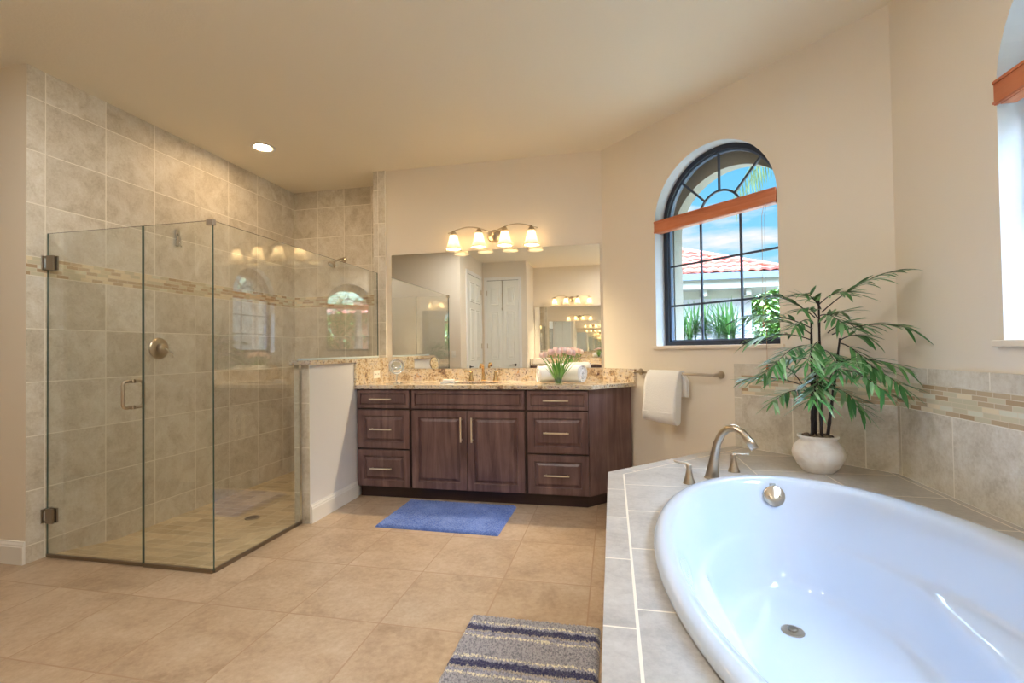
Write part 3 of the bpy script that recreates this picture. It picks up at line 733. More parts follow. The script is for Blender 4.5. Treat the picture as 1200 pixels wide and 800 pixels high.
ct = counter('countertop', 'speckled gold granite countertop on the dark vanity cabinet', [(HW1, 3.70), (-.165, 3.70), (.193, 4.058), A0, (HW1, YV)], 1,
        splash=(('backsplash', [(HW1, YV-.022), (A0[0]-.009, YV-.022), A0, (HW1, YV)]), ('side_splash', [(A0[0]-.009, YV-.022), (.176, YV-.267), (.192, 4.059), A0])))
MB().box(HW1, HW1+.02, 3.70, YV-.023, .955, HWZ).build('half_wall_splash', M_granite, ct)
sk = thing('sink', 'white oval undermount sink in the granite counter', 'sink', (SC[0], SC[1], .923))
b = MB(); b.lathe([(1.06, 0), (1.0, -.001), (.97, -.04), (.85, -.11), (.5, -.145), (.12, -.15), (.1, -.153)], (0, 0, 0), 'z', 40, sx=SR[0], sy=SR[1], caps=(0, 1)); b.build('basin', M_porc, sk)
MB().lathe([(.02, -.149), (.02, -.146), (0, -.146)], (0, 0, 0), 'z', 20).build('drain', M_nickel, sk)
M_gold = simple('warm_nickel', rgb(208, 178, 132), .2, 1.0)
fc = thing('sink_faucet', 'warm nickel widespread faucet behind the sink', 'faucet', (-1.155, 4.215, .955))
MB().tube([(0, 0, 0), (0, 0, .02), (0, -.002, .08), (0, -.014, .125), (0, -.042, .152), (0, -.078, .150), (0, -.105, .128)], [.022, .018, .0125, .0115, .012, .0125, .012], 16).build('spout', M_gold, fc)
handle_lever(fc, (-.115, 0, 0), PI, 1.15, M_gold); handle_lever(fc, (.115, 0, 0), 0, 1.15, M_gold)

# mirror and vanity light
def wall_mirror(loc, rotz, w, h, label):
    r = thing('wall_mirror', label, 'mirror', loc, rotz)
    MB().box(0, w, -.006, 0, 0, h, mats={'-y': 1}).build('plate', [M_gedge, M_mirror], r); return r
wall_mirror((-2.10, YV, 1.068), 0, 2.006, 1.106, 'large frameless mirror over the dark vanity')
g = G('frosted_shade'); nt = g.nt
tl = g.n('ShaderNodeBsdfTranslucent'); tl.inputs[0].default_value = (1, .93, .80, 1); df = g.n('ShaderNodeBsdfDiffuse'); df.inputs[0].default_value = (1, .95, .86, 1)
mx = g.n('ShaderNodeMixShader'); mx.inputs[0].default_value = .35; nt.links.new(tl.outputs[0], mx.inputs[1]); nt.links.new(df.outputs[0], mx.inputs[2]); nt.links.new(mx.outputs[0], g.out.inputs[0]); M_shade = g.m
g = G('bulb_glow'); g.set(Base_Color=(1, 1, 1, 1), Emission_Color=(1, .81, .52, 1), Emission_Strength=BULB_L*6); M_bulb = g.m
def vanity_light(loc, rotz, label):
    r = thing('vanity_light', label, 'wall light', loc, rotz, 'four shade vanity lights')
    MB().lathe([(.072, 0), (.072, -.008), (.060, -.022), (.025, -.028), (.0, -.028)], (0, 0, 0), 'y', 36, sx=1.0, sy=.85).build('back_plate', M_nickel, r)
    MB().tube([(0, -.02, -.02), (0, -.06, -.035), (0, -.085, -.01), (0, -.12, .02)], .010, 12).build('stem', M_nickel, r)
    for sg in (-1, 1):
        pts = []
        for i in range(21):
            t = i/20; x = sg*(.02+.40*t); z = .012 + .052*math.sin(PI*min(1, t*1.02)) + .012*t
            pts.append((x, -.12, z))
        MB().tube(pts, .0058, 10).build('arm', M_nickel, r)
    for x in (-.365, -.122, .122, .365):
        t = (abs(x)-.02)/.40; z = .012 + .052*math.sin(PI*t) + .012*t
        sh = MB(); prof = [(.030, 0), (.036, -.012), (.043, -.05), (.053, -.09), (.068, -.125), (.078, -.142)]
        sh.lathe(prof + [(r_-.004, h) for r_, h in prof[::-1]], (x, -.12, z-.035), 'z', 32); s_ = sh.build('shade', M_shade, r)
        # remove the caps closing the bell (open below)
        bm = bmesh.new(); bm.from_mesh(s_.data); fs = [f for f in bm.faces if len(f.verts) > 4]; bmesh.ops.delete(bm, geom=fs, context='FACES'); bm.to_mesh(s_.data); bm.free()
        MB().lathe([(.006, .006), (.012, 0), (.024, -.018), (.034, -.034), (.034, -.042), (.0, -.042)], (x, -.12, z), 'z', 24).build('cap', M_nickel, r)
        MB().ball((x, -.12, z-.105), .026, (1, 1, 1.25)).build('bulb', M_bulb, s_)
    return r
vanity_light((-1.055, YV, 2.30), 0, 'four lit bell shades on a curved nickel arm above the near mirror')

# second vanity wall, seen in the mirror
wall_mirror((-.20, YO, 1.04), PI, 1.44, 1.11, 'frameless mirror above the second vanity, seen reflected')
vanity_light((-.82, YO, 2.30), PI, 'four lit bell shades above the second mirror, seen reflected')
def second_vanity():
    r = thing('vanity_cabinet', 'dark wood vanity cabinet on the opposite wall, seen reflected', 'cabinet', (XJ, YO, 0), PI)
    W = 1.44
    MB().box(-W, -.004, -.58, -.003, .094, .90).build('carcass', M_wood, r); MB().box(-W+.03, -.03, -.54, -.02, 0, .094).build('toe_kick', M_wood_dk, r)
    for k in range(4):
        x0 = -W+.01+k*(W-.02)/4; d = front('door', r, x0+.004, x0+(W-.02)/4-.004, .105, .70, -.602); pull(d, x0+.06 if k % 2 else x0+.30, -.602, .55, .2, True)
        d = front('drawer', r, x0+.004, x0+(W-.02)/4-.004, .715, .89, -.602, True); pull(d, x0+W/8, -.598, .80, .15, False)
    W2 = 1.46
    c = thing('countertop', 'speckled granite countertop on the opposite vanity, seen reflected', 'countertop', (XJ, YO, 0), PI)
    MB().box(-W2, -.001, -.62, -.001, .901, .933, bevel=.004).build('slab', M_granite, c); MB().box(-W2, -.001, -.02, -.001, .933, 1.035).build('backsplash', M_granite, c)
    MB().box(-.021, -.001, -.62, -.021, .933, 1.035).build('side_splash', M_granite, c)
second_vanity()

# doors seen in the mirror
def door_leaf(parent, x0, x1, h, handle_x, hinge_x, flip=1):
    b = MB(); b.box(x0, x1, -.02, .02, .01, h, bevel=.0)
    lf = b.build('leaf', M_door, parent)
    w = x1-x0; m_ = min(.11, w*.22)
    rowsz = [(.20, .92), (1.04, h-.62), (h-.50, h-.12)]
    cols_ = [(x0+m_, (x0+x1)/2-.03), ((x0+x1)/2+.03, x1-m_)] if w > .5 else [(x0+m_, x1-m_)]
    for z0, z1 in rowsz:
        for a, c in cols_: MB().panel(a, c, z0, z1, [(0, -.0195), (.008, -.030), (.016, -.030), (.026, -.0215), (.034, -.0215), (.060, -.030), (.062, -.030)]).build('panel', M_door, lf)
    if handle_x is not None:
        hn = MB().lathe([(.026, -.02), (.026, -.028), (.012, -.034), (.010, -.06), (0, -.061)], (handle_x, 0, .93), 'y', 20)
        hn.tube([(handle_x, -.058, .93), (handle_x+flip*.04, -.062, .932), (handle_x+flip*.10, -.058, .925), (handle_x+flip*.115, -.052, .928)], [.009, .008, .007, .006], 10)
        hn.build('handle', simple('dark_bronze', rgb(64, 56, 50), .35, .9), lf)
    if hinge_x is not None:
        for z in (.25, h/2, h-.25): MB().box(hinge_x-.006, hinge_x+.006, -.03, -.018, z-.05, z+.05).build('hinge', M_nickel, lf)
    return lf
def casing(parent, x0, x1, h, w=.085):
    b = MB()
    for a, c, z0, z1 in ((x0-w, x0, 0, h+w), (x1, x1+w, 0, h+w), (x0, x1, h, h+w)):
        b.box(a, c, -.022, 0, z0, z1, bevel=.004)
    b.build('casing', M_white, parent)
    MB().box(x0, x1, -.002, .001, 0, h).build('shadow_gap', M_dark, parent)
d1 = thing('door_1', 'white panelled door on the side wall, seen in the mirror', 'door', (XD, -.12, 0), PI/2); d1['kind'] = 'structure'
casing(d1, -.44, .44, 2.64, .07); door_leaf(d1, -.435, .435, 2.63, .37, -.435, -1).location = (0, -.004, 0)
d2 = thing('door_2', 'white double closet doors, seen in the mirror', 'door', (-2.145, YC, 0), PI); d2['kind'] = 'structure'
casing(d2, -.325, .325, 2.64, .06); door_leaf(d2, -.322, -.002, 2.63, -.25, None, 1).location = (0, -.004, 0); lf = door_leaf(d2, .002, .322, 2.63, None, .322); lf.location = (0, -.004, 0)
MB().tube([(.0, -.03, 2.62), (0, -.032, 2.1), (0, -.05, 2.03), (0, -.09, 2.03), (0, -.10, 2.07)], .005, 8).build('hook', M_nickel, lf)

# ------------------------------------------------------------------ counter things
mm = thing('makeup_mirror', 'small round chrome makeup mirror on a stand at the counter left end', 'makeup mirror', (-1.84, 3.86, .955), math.radians(28))
MB().lathe([(.052, 0), (.052, .004), (.045, .008), (.012, .012), (.008, .016), (.0, .016)], (0, 0, 0), 'z', 28).build('base', M_chrome, mm)
MB().lathe([(.006, .012), (.006, .03), (.010, .036), (.006, .042), (.006, .062), (.009, .07), (.005, .08), (0, .08)], (0, 0, 0), 'z', 16).build('stem', M_chrome, mm)
MB().lathe([(.066, .008), (.070, .004), (.070, -.004), (.066, -.008), (.060, -.007), (.058, .0)], (0, 0, .150), 'y', 36, caps=(0, 0)).build('rim', M_chrome, mm)
MB().lathe([(.062, .003), (.062, -.004), (.0, -.004)], (0, 0, .150), 'y', 36).build('looking_glass', M_mirror, mm)
sd_ = thing('soap_dish', 'small white soap dish on the counter left of the faucet', 'soap dish', (-1.39, 3.93, .955))
b = MB(); b.box(-.062, .062, -.042, .042, 0, .014, bevel=.005); b.build('dish', M_porc, sd_); MB().box(-.045, .045, -.028, .028, .014, .034, bevel=.009).build('soap', simple('soap', rgb(248, 242, 236), .45), sd_)
ol = thing('wall_outlet', 'white electrical outlet plate on the granite at the half wall', 'outlet', (HW1+.02, 4.06, 1.028), PI/2)
MB().box(-.058, .058, -.006, 0, -.036, .036, bevel=.003).build('plate', M_plastic, ol)
for x in (-.026, .026): MB().box(x-.017, x+.017, -.009, -.005, -.014, .014, bevel=.003).box(x-.007, x-.004, -.0096, -.0088, -.006, .006, mi=1).box(x+.004, x+.007, -.0096, -.0088, -.006, .006, mi=1).build('socket', [M_plastic, M_dark], ol)
sw = thing('light_switch', 'white light switch on the wall opposite the shower, seen reflected', 'light switch', (-2.70, YB, 1.17), PI)
MB().box(-.036, .036, -.006, 0, -.058, .058, bevel=.003).build('plate', M_plastic, sw); MB().box(-.016, .016, -.011, -.005, -.032, .032, bevel=.002).build('rocker', M_plastic, sw)

def rolled_towel(loc, rotz, L, R_, label):
    r = thing('rolled_towel', label, 'towel', loc, rotz, 'white rolled towels on the counter')
    b = MB(); n, turns = 110, 3.6; inn, th = [], .011
    for i in range(n+1):
        t = i/n; a = t*turns*2*PI; rad = .010+(R_-.014)*t
        inn.append((rad*math.cos(a), rad*math.sin(a), rad, a))
    xs = [-L/2+L*k/10 for k in range(11)]
    def pt(i, x, o):
        a = inn[i][3]; rad = inn[i][2]+o+.0012*math.sin(5*x/L*3+a*2); return (x+.004*math.sin(a*1.7), rad*math.cos(a), R_+rad*math.sin(a))
    g0 = [[b.bm.verts.new(pt(i, x, 0)) for x in xs] for i in range(n+1)]; g1 = [[b.bm.verts.new(pt(i, x, th)) for x in xs] for i in range(n+1)]
    for i in range(n):
        for k in range(10):
            b.bm.faces.new((g0[i][k], g0[i][k+1], g0[i+1][k+1], g0[i+1][k])); b.bm.faces.new((g1[i][k], g1[i+1][k], g1[i+1][k+1], g1[i][k+1]))
        b.bm.faces.new((g0[i][0], g0[i+1][0], g1[i+1][0], g1[i][0])); b.bm.faces.new((g0[i][10], g1[i][10], g1[i+1][10], g0[i+1][10]))
    for q in (0, n):
        for k in range(10): b.bm.faces.new((g0[q][k], g0[q][k+1], g1[q][k+1], g1[q][k]))
    b.build('roll', M_towel, r, smooth=True)
    return r
rolled_towel((-.325, 3.93, .956), math.radians(-22), .20, .075, 'larger white rolled towel on the counter right of the tulip vase')
rolled_towel((-.53, 3.97, .956), math.radians(24), .17, .071, 'white rolled towel on the counter left of the tulip vase')
# folded towel on the second vanity
b = MB()
for k in range(3): b.box(-.15+.004*k, .15-.004*k, -.10, .10, k*.035, k*.035+.034, bevel=.012)
tag(b.build('folded_towel', M_towel, None, (-1.48, YO+.28, .934)), 'folded white towels on the opposite counter, seen reflected', 'towel')
# vase of tulips
VX, VY, VZ = -.422, 3.80, .955
vs_ = thing('glass_vase', 'clear glass vase of pink tulips on the counter', 'vase', (VX, VY, VZ))
prof = [(.030, 0), (.034, .004), (.032, .03), (.030, .06), (.036, .10), (.044, .125)]
b = MB(); b.lathe(prof + [(r_-.003, h+.003) for r_, h in prof[::-1]], (0, 0, 0), 'z', 28)
b.build('glass_body', M_vase, vs_)
g = glass_mat('vase_water', (.90, .95, .90, 1), 1.33)
MB().lathe([(.026, .006), (.028, .03), (.026, .058), (.0, .058)], (0, 0, 0), 'z', 24).build('water', g, vs_)
M_stem = simple('tulip_stem', rgb(96, 150, 62), .5); M_tl = leafmat('tulip_leaf', rgb(72, 140, 50), rgb(104, 172, 70), rgb(150, 202, 104))
M_petal = leafmat('tulip_petal', rgb(246, 204, 200), rgb(251, 224, 218), rgb(254, 240, 234), .5)
def blade(b, base, tip, w, droop=0.0, n=6, side=None, fold=.25):
    base, tip = Vector(base), Vector(tip); d = tip-base; L = d.length
    sv = d.cross(Vector((0, 0, 1))) if side is None else Vector(side)
    if sv.length < 1e-5: sv = Vector((1, 0, 0))
    sv.normalize(); up = sv.cross(d).normalized(); prev = None
    for i in range(n+1):
        t = i/n; p = base+d*t - Vector((0, 0, droop*t*t)); ww = w*math.sin(PI*min(1, .08+t*.92))**.8*(1-.15*t) if i < n else .0005
        q = (b.bm.verts.new(p+sv*ww+up*ww*fold), b.bm.verts.new(p), b.bm.verts.new(p-sv*ww+up*ww*fold))
        if prev:
            for k in (0, 1):
                f = b.bm.faces.new((prev[k], prev[k+1], q[k+1], q[k])); f.smooth = True
        prev = q
def tulip(loc, head, label):
    r = thing('tulip', label, 'flower', loc, 0, 'pink tulips in the glass vase')
    h = Vector(head); MB().tube([(0, 0, 0), h*.5+Vector((h.x*-.08, h.y*-.08, .02)), h], .0034, 8).build('stem', M_stem, r)
    b = MB()
    for lay, rr in ((0, .015), (1, .018)):
        for k in range(3):
            a = 2*PI*(k+lay*.5)/3 + head[0]*40; c, s_ = math.cos(a), math.sin(a); prev = None
            for i in range(6):
                t = i/5; rad = rr*(.25+1.0*math.sin(PI*(.12+.66*t))); z = .046*t; wd = .0145*math.sin(PI*(.1+.82*t))**.7
                q = [b.bm.verts.new((h.x+c*rad*k_-s_*wd*j, h.y+s_*rad*k_+c*wd*j, h.z+z-.002)) for j, k_ in ((-1, .80), (0, 1.08), (1, .80))]
                if prev:
                    for j in (0, 1): b.bm.faces.new((prev[j], prev[j+1], q[j+1], q[j])).smooth = True
                prev = q
    b.build('bloom', M_petal, r, recalc=False)
    b = MB(); blade(b, h*.22, h*.86+Vector((h.x*.25+.012, h.y*.25-.008, -.01)), .011, .01); blade(b, h*.15, h*.72+Vector((-h.x*.2-.016, -.02, 0)), .010, .012); b.build('leaf', M_tl, r, recalc=False)
heads = [(-.118,-.01,.205),(-.088,-.045,.212),(-.060,.02,.232),(-.045,-.055,.228),(-.018,-.02,.245),(.008,-.06,.236),(.022,.015,.246),(.048,-.035,.242),(.074,.01,.236),(.088,-.045,.228),(.110,-.005,.222),(-.005,.05,.235)]
ORD = ['leftmost', 'second from left', 'third from left', 'fourth from left', 'fifth from left', 'sixth from left', 'sixth from right', 'fifth from right', 'fourth from right', 'third from right', 'second from right', 'rightmost']
heads.sort()
for i, h in enumerate(heads):
    tulip((VX+h[0]*.10, VY+h[1]*.10, VZ+.008), h, 'pale pink tulip standing in the glass vase, %s bloom of the bunch' % ORD[i])

# ------------------------------------------------------------------ towel bar and towel on the angled wall
BS0, BS1, BZ, BD = .42, 1.135, 1.045, -.075
tb = thing('towel_bar', 'brushed nickel towel bar on the angled wall', 'towel bar', (A0[0], A0[1], BZ), ANG)
for s in (BS0, BS1):
    MB().lathe([(.027, 0), (.027, -.006), (.019, -.014), (.012, -.03), (.011, BD-.012), (.0, BD-.014)], (s, 0, 0), 'y', 24).build('post', M_nickel, tb)
MB().tube([(BS0, BD, 0), (BS1, BD, 0)], .0095, 14).build('bar', M_nickel, tb)
def hand_towel():
    r = thing('hand_towel', 'white towel folded over the nickel towel bar', 'towel', (A0[0], A0[1], BZ), ANG)
    s0, s1 = .575, .87; b = MB()
    # cross section (outward y, z): front fall, fold over bar, back fall; bottom fold bulges
    path = [(BD-.028, -.175), (BD-.03, -.10), (BD-.028, -.03), (BD-.020, .006), (BD-.004, .019), (BD+.014, .015), (BD+.026, -.005), (BD+.030, -.06), (BD+.030, -.175)]
    sec = [(BD-.050, -.362), (BD-.076, -.348), (BD-.086, -.30), (BD-.078, -.20), (BD-.064, -.10), (BD-.048, -.03), (BD-.028, .012), (BD-.005, .024), (BD+.014, .022), (BD+.030, .004), (BD+.036, -.06), (BD+.038, -.15), (BD+.034, -.172),
           (BD+.020, -.165), (BD+.016, -.10), (BD+.012, -.03), (BD+.004, .011), (BD-.008, .010), (BD-.012, -.03), (BD-.014, -.12), (BD-.012, -.25), (BD-.014, -.34), (BD-.026, -.358)]
    nx = 14; rings = []
    for k in range(nx+1):
        t = k/nx; s = s0+(s1-s0)*t; ring = []
        for y, z in sec:
            e = max(0, -z)/.36
            ss = s0+(s1-s0)*(t) + (-.014+.006*t)*e + .004*math.sin(z*22+t*3)*(1 if k in (0, nx) else .3)
            back = y > BD+.008
            if back: ss += .035*(t**2)*min(1, max(0, -z)/.05+.2)
            yy = y - (.006*math.sin(t*9+z*6)*e if not back else 0)
            zz = z - (.012*t*e if not back else -.0) + .003*math.sin(t*7)*e
            ring.append(b.bm.verts.new((ss, yy, zz)))
        rings.append(ring)
    n = len(sec)
    for k in range(nx):
        for i in range(n): b.bm.faces.new((rings[k][i], rings[k+1][i], rings[k+1][(i+1)%n], rings[k][(i+1)%n])).smooth = True
    b.bm.faces.new(rings[0][::-1]); b.bm.faces.new(rings[-1])
    bmesh.ops.triangulate(b.bm, faces=[f for f in b.bm.faces if len(f.verts) > 4])
    o = b.build('cloth', M_towel, r)
    # hem line band
    b = MB(); b.box(s0+.002-.012, s1-.012, BD-.087, BD-.078, -.290, -.284); b.build('hem', M_towel, r)
hand_towel()

# ------------------------------------------------------------------ potted plant
FR = [((.021,-.029,.836),(.308,-.17,1.023)),((.061,-.044,.719),(.315,-.226,.741)),((.094,-.057,.674),(.179,-.196,.531)),((.075,-.05,.573),(.281,-.256,.55)),((.093,-.056,.595),(.245,-.306,.459)),((.057,-.043,.542),(.165,-.329,.438)),((.088,-.055,.376),(.144,-.161,.338)),((.038,-.036,.44),(.108,-.169,.389)),((-.007,-.019,.811),(-.258,-.01,.942)),((-.019,-.014,.753),(-.382,-.07,.817)),((-.027,-.011,.694),(-.318,-.04,.699)),((-.047,-.004,.595),(-.299,-.122,.512)),((-.046,-.004,.663),(-.278,-.216,.551)),((-.039,-.007,.437),(-.336,.073,.477)),((-.05,-.002,.423),(-.252,-.119,.371)),((-.068,.004,.459),(-.149,.11,.57)),((.018,-.028,.854),(-.002,.033,.915)),((.031,-.033,.782),(.117,-.012,.834)),((.003,-.023,.81),(-.104,-.121,.85)),((.008,-.024,.684),(-.143,-.267,.561)),((.025,-.031,.639),(-.017,-.314,.522)),((-.012,-.017,.55),(-.079,-.237,.415)),((.044,-.038,.728),(.154,-.058,.777)),((.033,-.034,.506),(-.13,-.272,.398)),((.046,-.039,.484),(-.001,-.32,.582)),((.014,-.02,.88),(.10,-.12,.93)),((.012,-.02,.87),(-.09,-.09,.93)),((-.014,.0,.79),(-.13,-.10,.76)),((.015,-.02,.82),(.05,-.20,.76)),((.10,-.04,.69),(.19,-.12,.70)),((-.015,0,.72),(-.19,.06,.80))]
def plant():
    r = thing('potted_plant', 'leafy bamboo palm in a round white pot on the tub deck', 'plant', (1.055, 2.80, DZ))
    g = G('crackled_ceramic'); P = g.obj(); n = g.noise(P, 9, 5, .6, .5); g.set(Base_Color=g.ramp(n, [(.35, rgb(226, 212, 196)), (.55, rgb(244, 236, 224))]), Roughness=.45); g.bump(g.noise(P, 40, 4), .001)
    prof = [(.066, 0), (.072, .004), (.098, .035), (.118, .075), (.122, .100), (.114, .130), (.094, .155), (.082, .166), (.086, .174), (.096, .182), (.096, .190), (.086, .192), (.074, .188), (.068, .176), (.068, .165), (.0, .163)]
    MB().lathe(prof, (0, 0, 0), 'z', 40).build('pot', g.m, r)
    g = G('mossy_soil'); g.set(Base_Color=g.ramp(g.noise(g.obj(), 60, 3), [(.35, rgb(58, 46, 38)), (.6, rgb(150, 130, 108))]), Roughness=.95)
    b = MB()
    for i in range(60):
        a, q = rnd.uniform(0, 2*PI), .070*math.sqrt(rnd.random()); b.ball((q*math.cos(a), q*math.sin(a), .182+rnd.uniform(0, .008)), rnd.uniform(.008, .014), (1, 1, .6), 6, 4)
    b.build('soil', g.m, r)
    for base, top in (((-.022, .010, .17), (-.016, .006, .80)), ((.010, -.020, .17), (.014, -.014, .90)), ((.042, -.006, .17), (.100, -.038, .70)), ((-.002, .026, .17), (.006, .030, .62))):
        B, T = Vector(base), Vector(top); pts, rad = [], []
        for i in range(25):
            t = i/24; pts.append(B+(T-B)*t); rad.append((.0085 if i % 4 else .0105)*(1-.45*t))
        MB().tube(pts, rad, 10).build('cane', M_cane, r)
    for A, T in FR:
        A, T = Vector(A), Vector(T); d = T-A; L = d.length; b = MB()
        ctl = A+d*.5+Vector((0, 0, .14*L + .02)); pts = []
        for i in range(13):
            t = i/12; pts.append(A*(1-t)**2+ctl*2*t*(1-t)+T*t*t)
        b.tube(pts[:-1], [.0032*(1-.7*i/12) for i in range(12)], 5, mi=1)
        nl = max(11, int(L/.014))
        for i in range(nl):
            t = .25+.72*i/(nl-1); k = min(11, int(t*12)); p = pts[k].lerp(pts[k+1], t*12-k); tan = (pts[k+1]-pts[k]).normalized()
            sv = tan.cross(Vector((0, 0, 1))); sv.normalize(); sg = 1 if i % 2 else -1
            dr_ = (tan*rnd.uniform(.55, 1.0)+sv*sg*rnd.uniform(.45, .95)+Vector((0, 0, rnd.uniform(-.35, .22)))).normalized()
            ln = rnd.uniform(.09, .15); tip = p+dr_*ln
            if tip.x > .355: tip.x = .355
            wl = (tip.x+1.055)+(tip.y+2.80)
            if wl > 4.21: q = (wl-4.21)/2; tip.x -= q; tip.y -= q
            blade(b, p, tip, rnd.uniform(.0075, .0118), rnd.uniform(.005, .035), 5)
        blade(b, pts[-2], pts[-1]+(pts[-1]-pts[-2]).normalized()*.05, .009, .02, 5)
        b.build('frond', [M_leaf, M_cane], r, recalc=False)
plant()

# ------------------------------------------------------------------ bath mats
def mat_mesh(w, d, nx, ny, h, rough_h):
    b = MB(); vs = []
    for i in range(nx+1):
        row = []
        for j in range(ny+1):
            u, v_ = i/nx, j/ny; e = min(u*w, (1-u)*w, v_*d, (1-v_)*d); k = min(1, e/.018)**.5
            row.append(b.bm.verts.new(((u-.5)*w+rnd.uniform(-.0012, .0012)*(k > .9), (v_-.5)*d+rnd.uniform(-.0012, .0012)*(k > .9), h*k*(1+rough_h*rnd.uniform(-1, 1)))))
        vs.append(row)
    for i in range(nx):
        for j in range(ny): b.bm.faces.new((vs[i][j], vs[i+1][j], vs[i+1][j+1], vs[i][j+1])).smooth = True
    b.box(-w/2+.002, w/2-.002, -d/2+.002, d/2-.002, .0002, .004)
    return b
g = G('blue_shag'); P = g.obj(); n = g.noise(P, 5, 4, .6); n2 = g.noise(P, 130, 2, .6)
g.set(Base_Color=g.ramp(g.math('ADD', g.math('MULTIPLY', n, .5), g.math('MULTIPLY', n2, .5)), [(.36, rgb(62, 88, 156)), (.52, rgb(92, 118, 186)), (.64, rgb(122, 144, 202))]), Roughness=1.0, Sheen_Weight=.3); g.bump(n2, .004, .8)
o = mat_mesh(.895, .585, 220, 150, .020, .22).build('bath_mat', g.m, None, (-1.205, 3.395, .0005)); o.rotation_euler = (0, 0, math.radians(-.8))
tag(o, 'plain blue bath mat on the floor before the dark vanity', 'bath mat')
g = G('striped_chenille'); P = g.obj(); sp = g.n('ShaderNodeSeparateXYZ'); g.put(sp.inputs[0], P)
wob = g.math('MULTIPLY', g.math('SUBTRACT', g.noise(P, 7, 2), .5), .03); fz = g.math('MULTIPLY', g.math('SUBTRACT', g.noise(P, 90, 2), .5), .022)
yy = g.math('ADD', g.math('ADD', sp.outputs[1], wob), fz)
cyc = g.math('FRACT', g.math('DIVIDE', g.math('SUBTRACT', 5.115, yy), .235))
grey, cream, navy, mid = rgb(190, 186, 190), rgb(255, 246, 220), rgb(62, 62, 104), rgb(186, 184, 198)
st = g.ramp(cyc, [(0, cream), (.05, mid), (.12, navy), (.27, rgb(200, 188, 172)), (.33, mid), (.42, cream), (.48, grey)], 'CONSTANT')
sp2 = g.noise(P, 105, 2, .7)
g.set(Base_Color=g.mix(g.math('MULTIPLY', g.ramp(sp2, [(.41, (1, 1, 1, 1)), (.53, (0, 0, 0, 1))]), .62), st, rgb(82, 80, 98)), Roughness=1.0, Sheen_Weight=.3); g.bump(sp2, .006, 1.0)
sm = thing('bath_mat', 'grey navy and cream striped bath mat beside the tub deck', 'bath mat', (-.362, 1.665, .0005))
mat_mesh(.585, .95, 150, 240, .024, .30).build('pile', g.m, sm)
MB().box(.205, .252, .468, .484, .010, .0125).build('care_tag', simple('tag_cream', rgb(240, 226, 190), .7), sm)

# ------------------------------------------------------------------ outside
M_lawn = simple('lawn', rgb(88, 90, 82), 1.0); M_hw = paint('neighbour_stucco', rgb(160, 157, 168), .003)
struct(MB().box(-40, 60, -40, 60, -.5, -.2).build('ground', M_lawn), 'green lawn outside', 'ground')
struct(MB().box(-6.1, 1.9, -1.95, 5.0, -.2, -.121).build('foundation', M_stucco), 'house slab edge', 'foundation')
M_rt = None
def roof_tile():
    g = G('barrel_tile'); P = g.pos(); n = g.noise(P, 6, 4, .6); g.set(Base_Color=g.ramp(n, [(.35, rgb(128, 46, 34)), (.5, rgb(150, 62, 46)), (.65, rgb(166, 92, 72))]), Roughness=.7); return g.m
M_rt = roof_tile()
def house(loc, w, d, hw_, eave, pitch, wallmat, label, over=.6):
    r = thing('house', label, 'house', loc, 0)
    MB().box(-w, 0, 0, d, -.2, eave-.40).build('wall', wallmat, r)
    MB().box(-w+.02, .02, -.02, d, eave-.62, eave-.40).build('frieze_band', M_stucco, r)
    b = MB(); b.box(-w-over, over, -over, d+over, eave-.40, eave-.17)
    for k in range(12): b.box(-.25-k*1.1, -.13-k*1.1, -over+.1, .0, eave-.58, eave-.40)
    b.build('soffit', simple('soffit_grey', rgb(140, 138, 128), .8), r)
    MB().box(-w-over-.05, over+.08, -over-.10, -over+.02, eave-.17, eave).box(over, over+.1, -over-.1, d+over, eave-.17, eave).build('gutter', simple('gutter_blue', rgb(84, 98, 112), .4), r)
    # hipped roof: front and right slopes as real courses of wavy tiles
    b = MB(); run = (d+2*over)/2; nc, ny_ = 11, 0
    per = .30
    for face in ('front', 'right'):
        for c in range(nc):
            t0, t1 = c/nc, (c+1)/nc
            z0, z1 = eave+pitch*run*t0+.07, eave+pitch*run*t1+.02
            o0, o1 = run*t0, run*t1
            if face == 'front': a0, a1 = -w-over+o0, over-o0; lenx = a1-a0
            else: a0, a1 = -over+o0, d+over-o0; lenx = a1-a0
            n = max(2, int(lenx/per*6)); pv = None
            for i in range(n+1):
                a = a0+lenx*i/n; wv = .045*abs(math.sin(PI*a/per))
                aa = max(a0+ (o1-o0), min(a1-(o1-o0), a))
                if face == 'front': q = ((a, -over+o0-.05, z0+wv-.06), (a, -over+o0-.05, z0+wv), (aa, -over+o1, z1+wv))
                else: q = ((over-o0+.05, a, z0+wv-.06), (over-o0+.05, a, z0+wv), (over-o1, aa, z1+wv))
                q = [b.bm.verts.new(p) for p in q]
                if pv:
                    b.bm.faces.new((pv[0], q[0], q[1], pv[1])); b.bm.faces.new((pv[1], q[1], q[2], pv[2])).smooth = True
                pv = q
    b.build('roof', M_rt, r, recalc=False)
    b = MB(); b.tube([(over, -over, eave+.08), (over-run, -over+run, eave+pitch*run+.08)], .09, 10); b.build('hip_cap', M_rt, r)
    return r
house((3.78, 14.2, 0), 13, 7.0, 2.6, 3.2, .46, M_hw, 'white stucco house with red barrel tile roof outside the arched window')
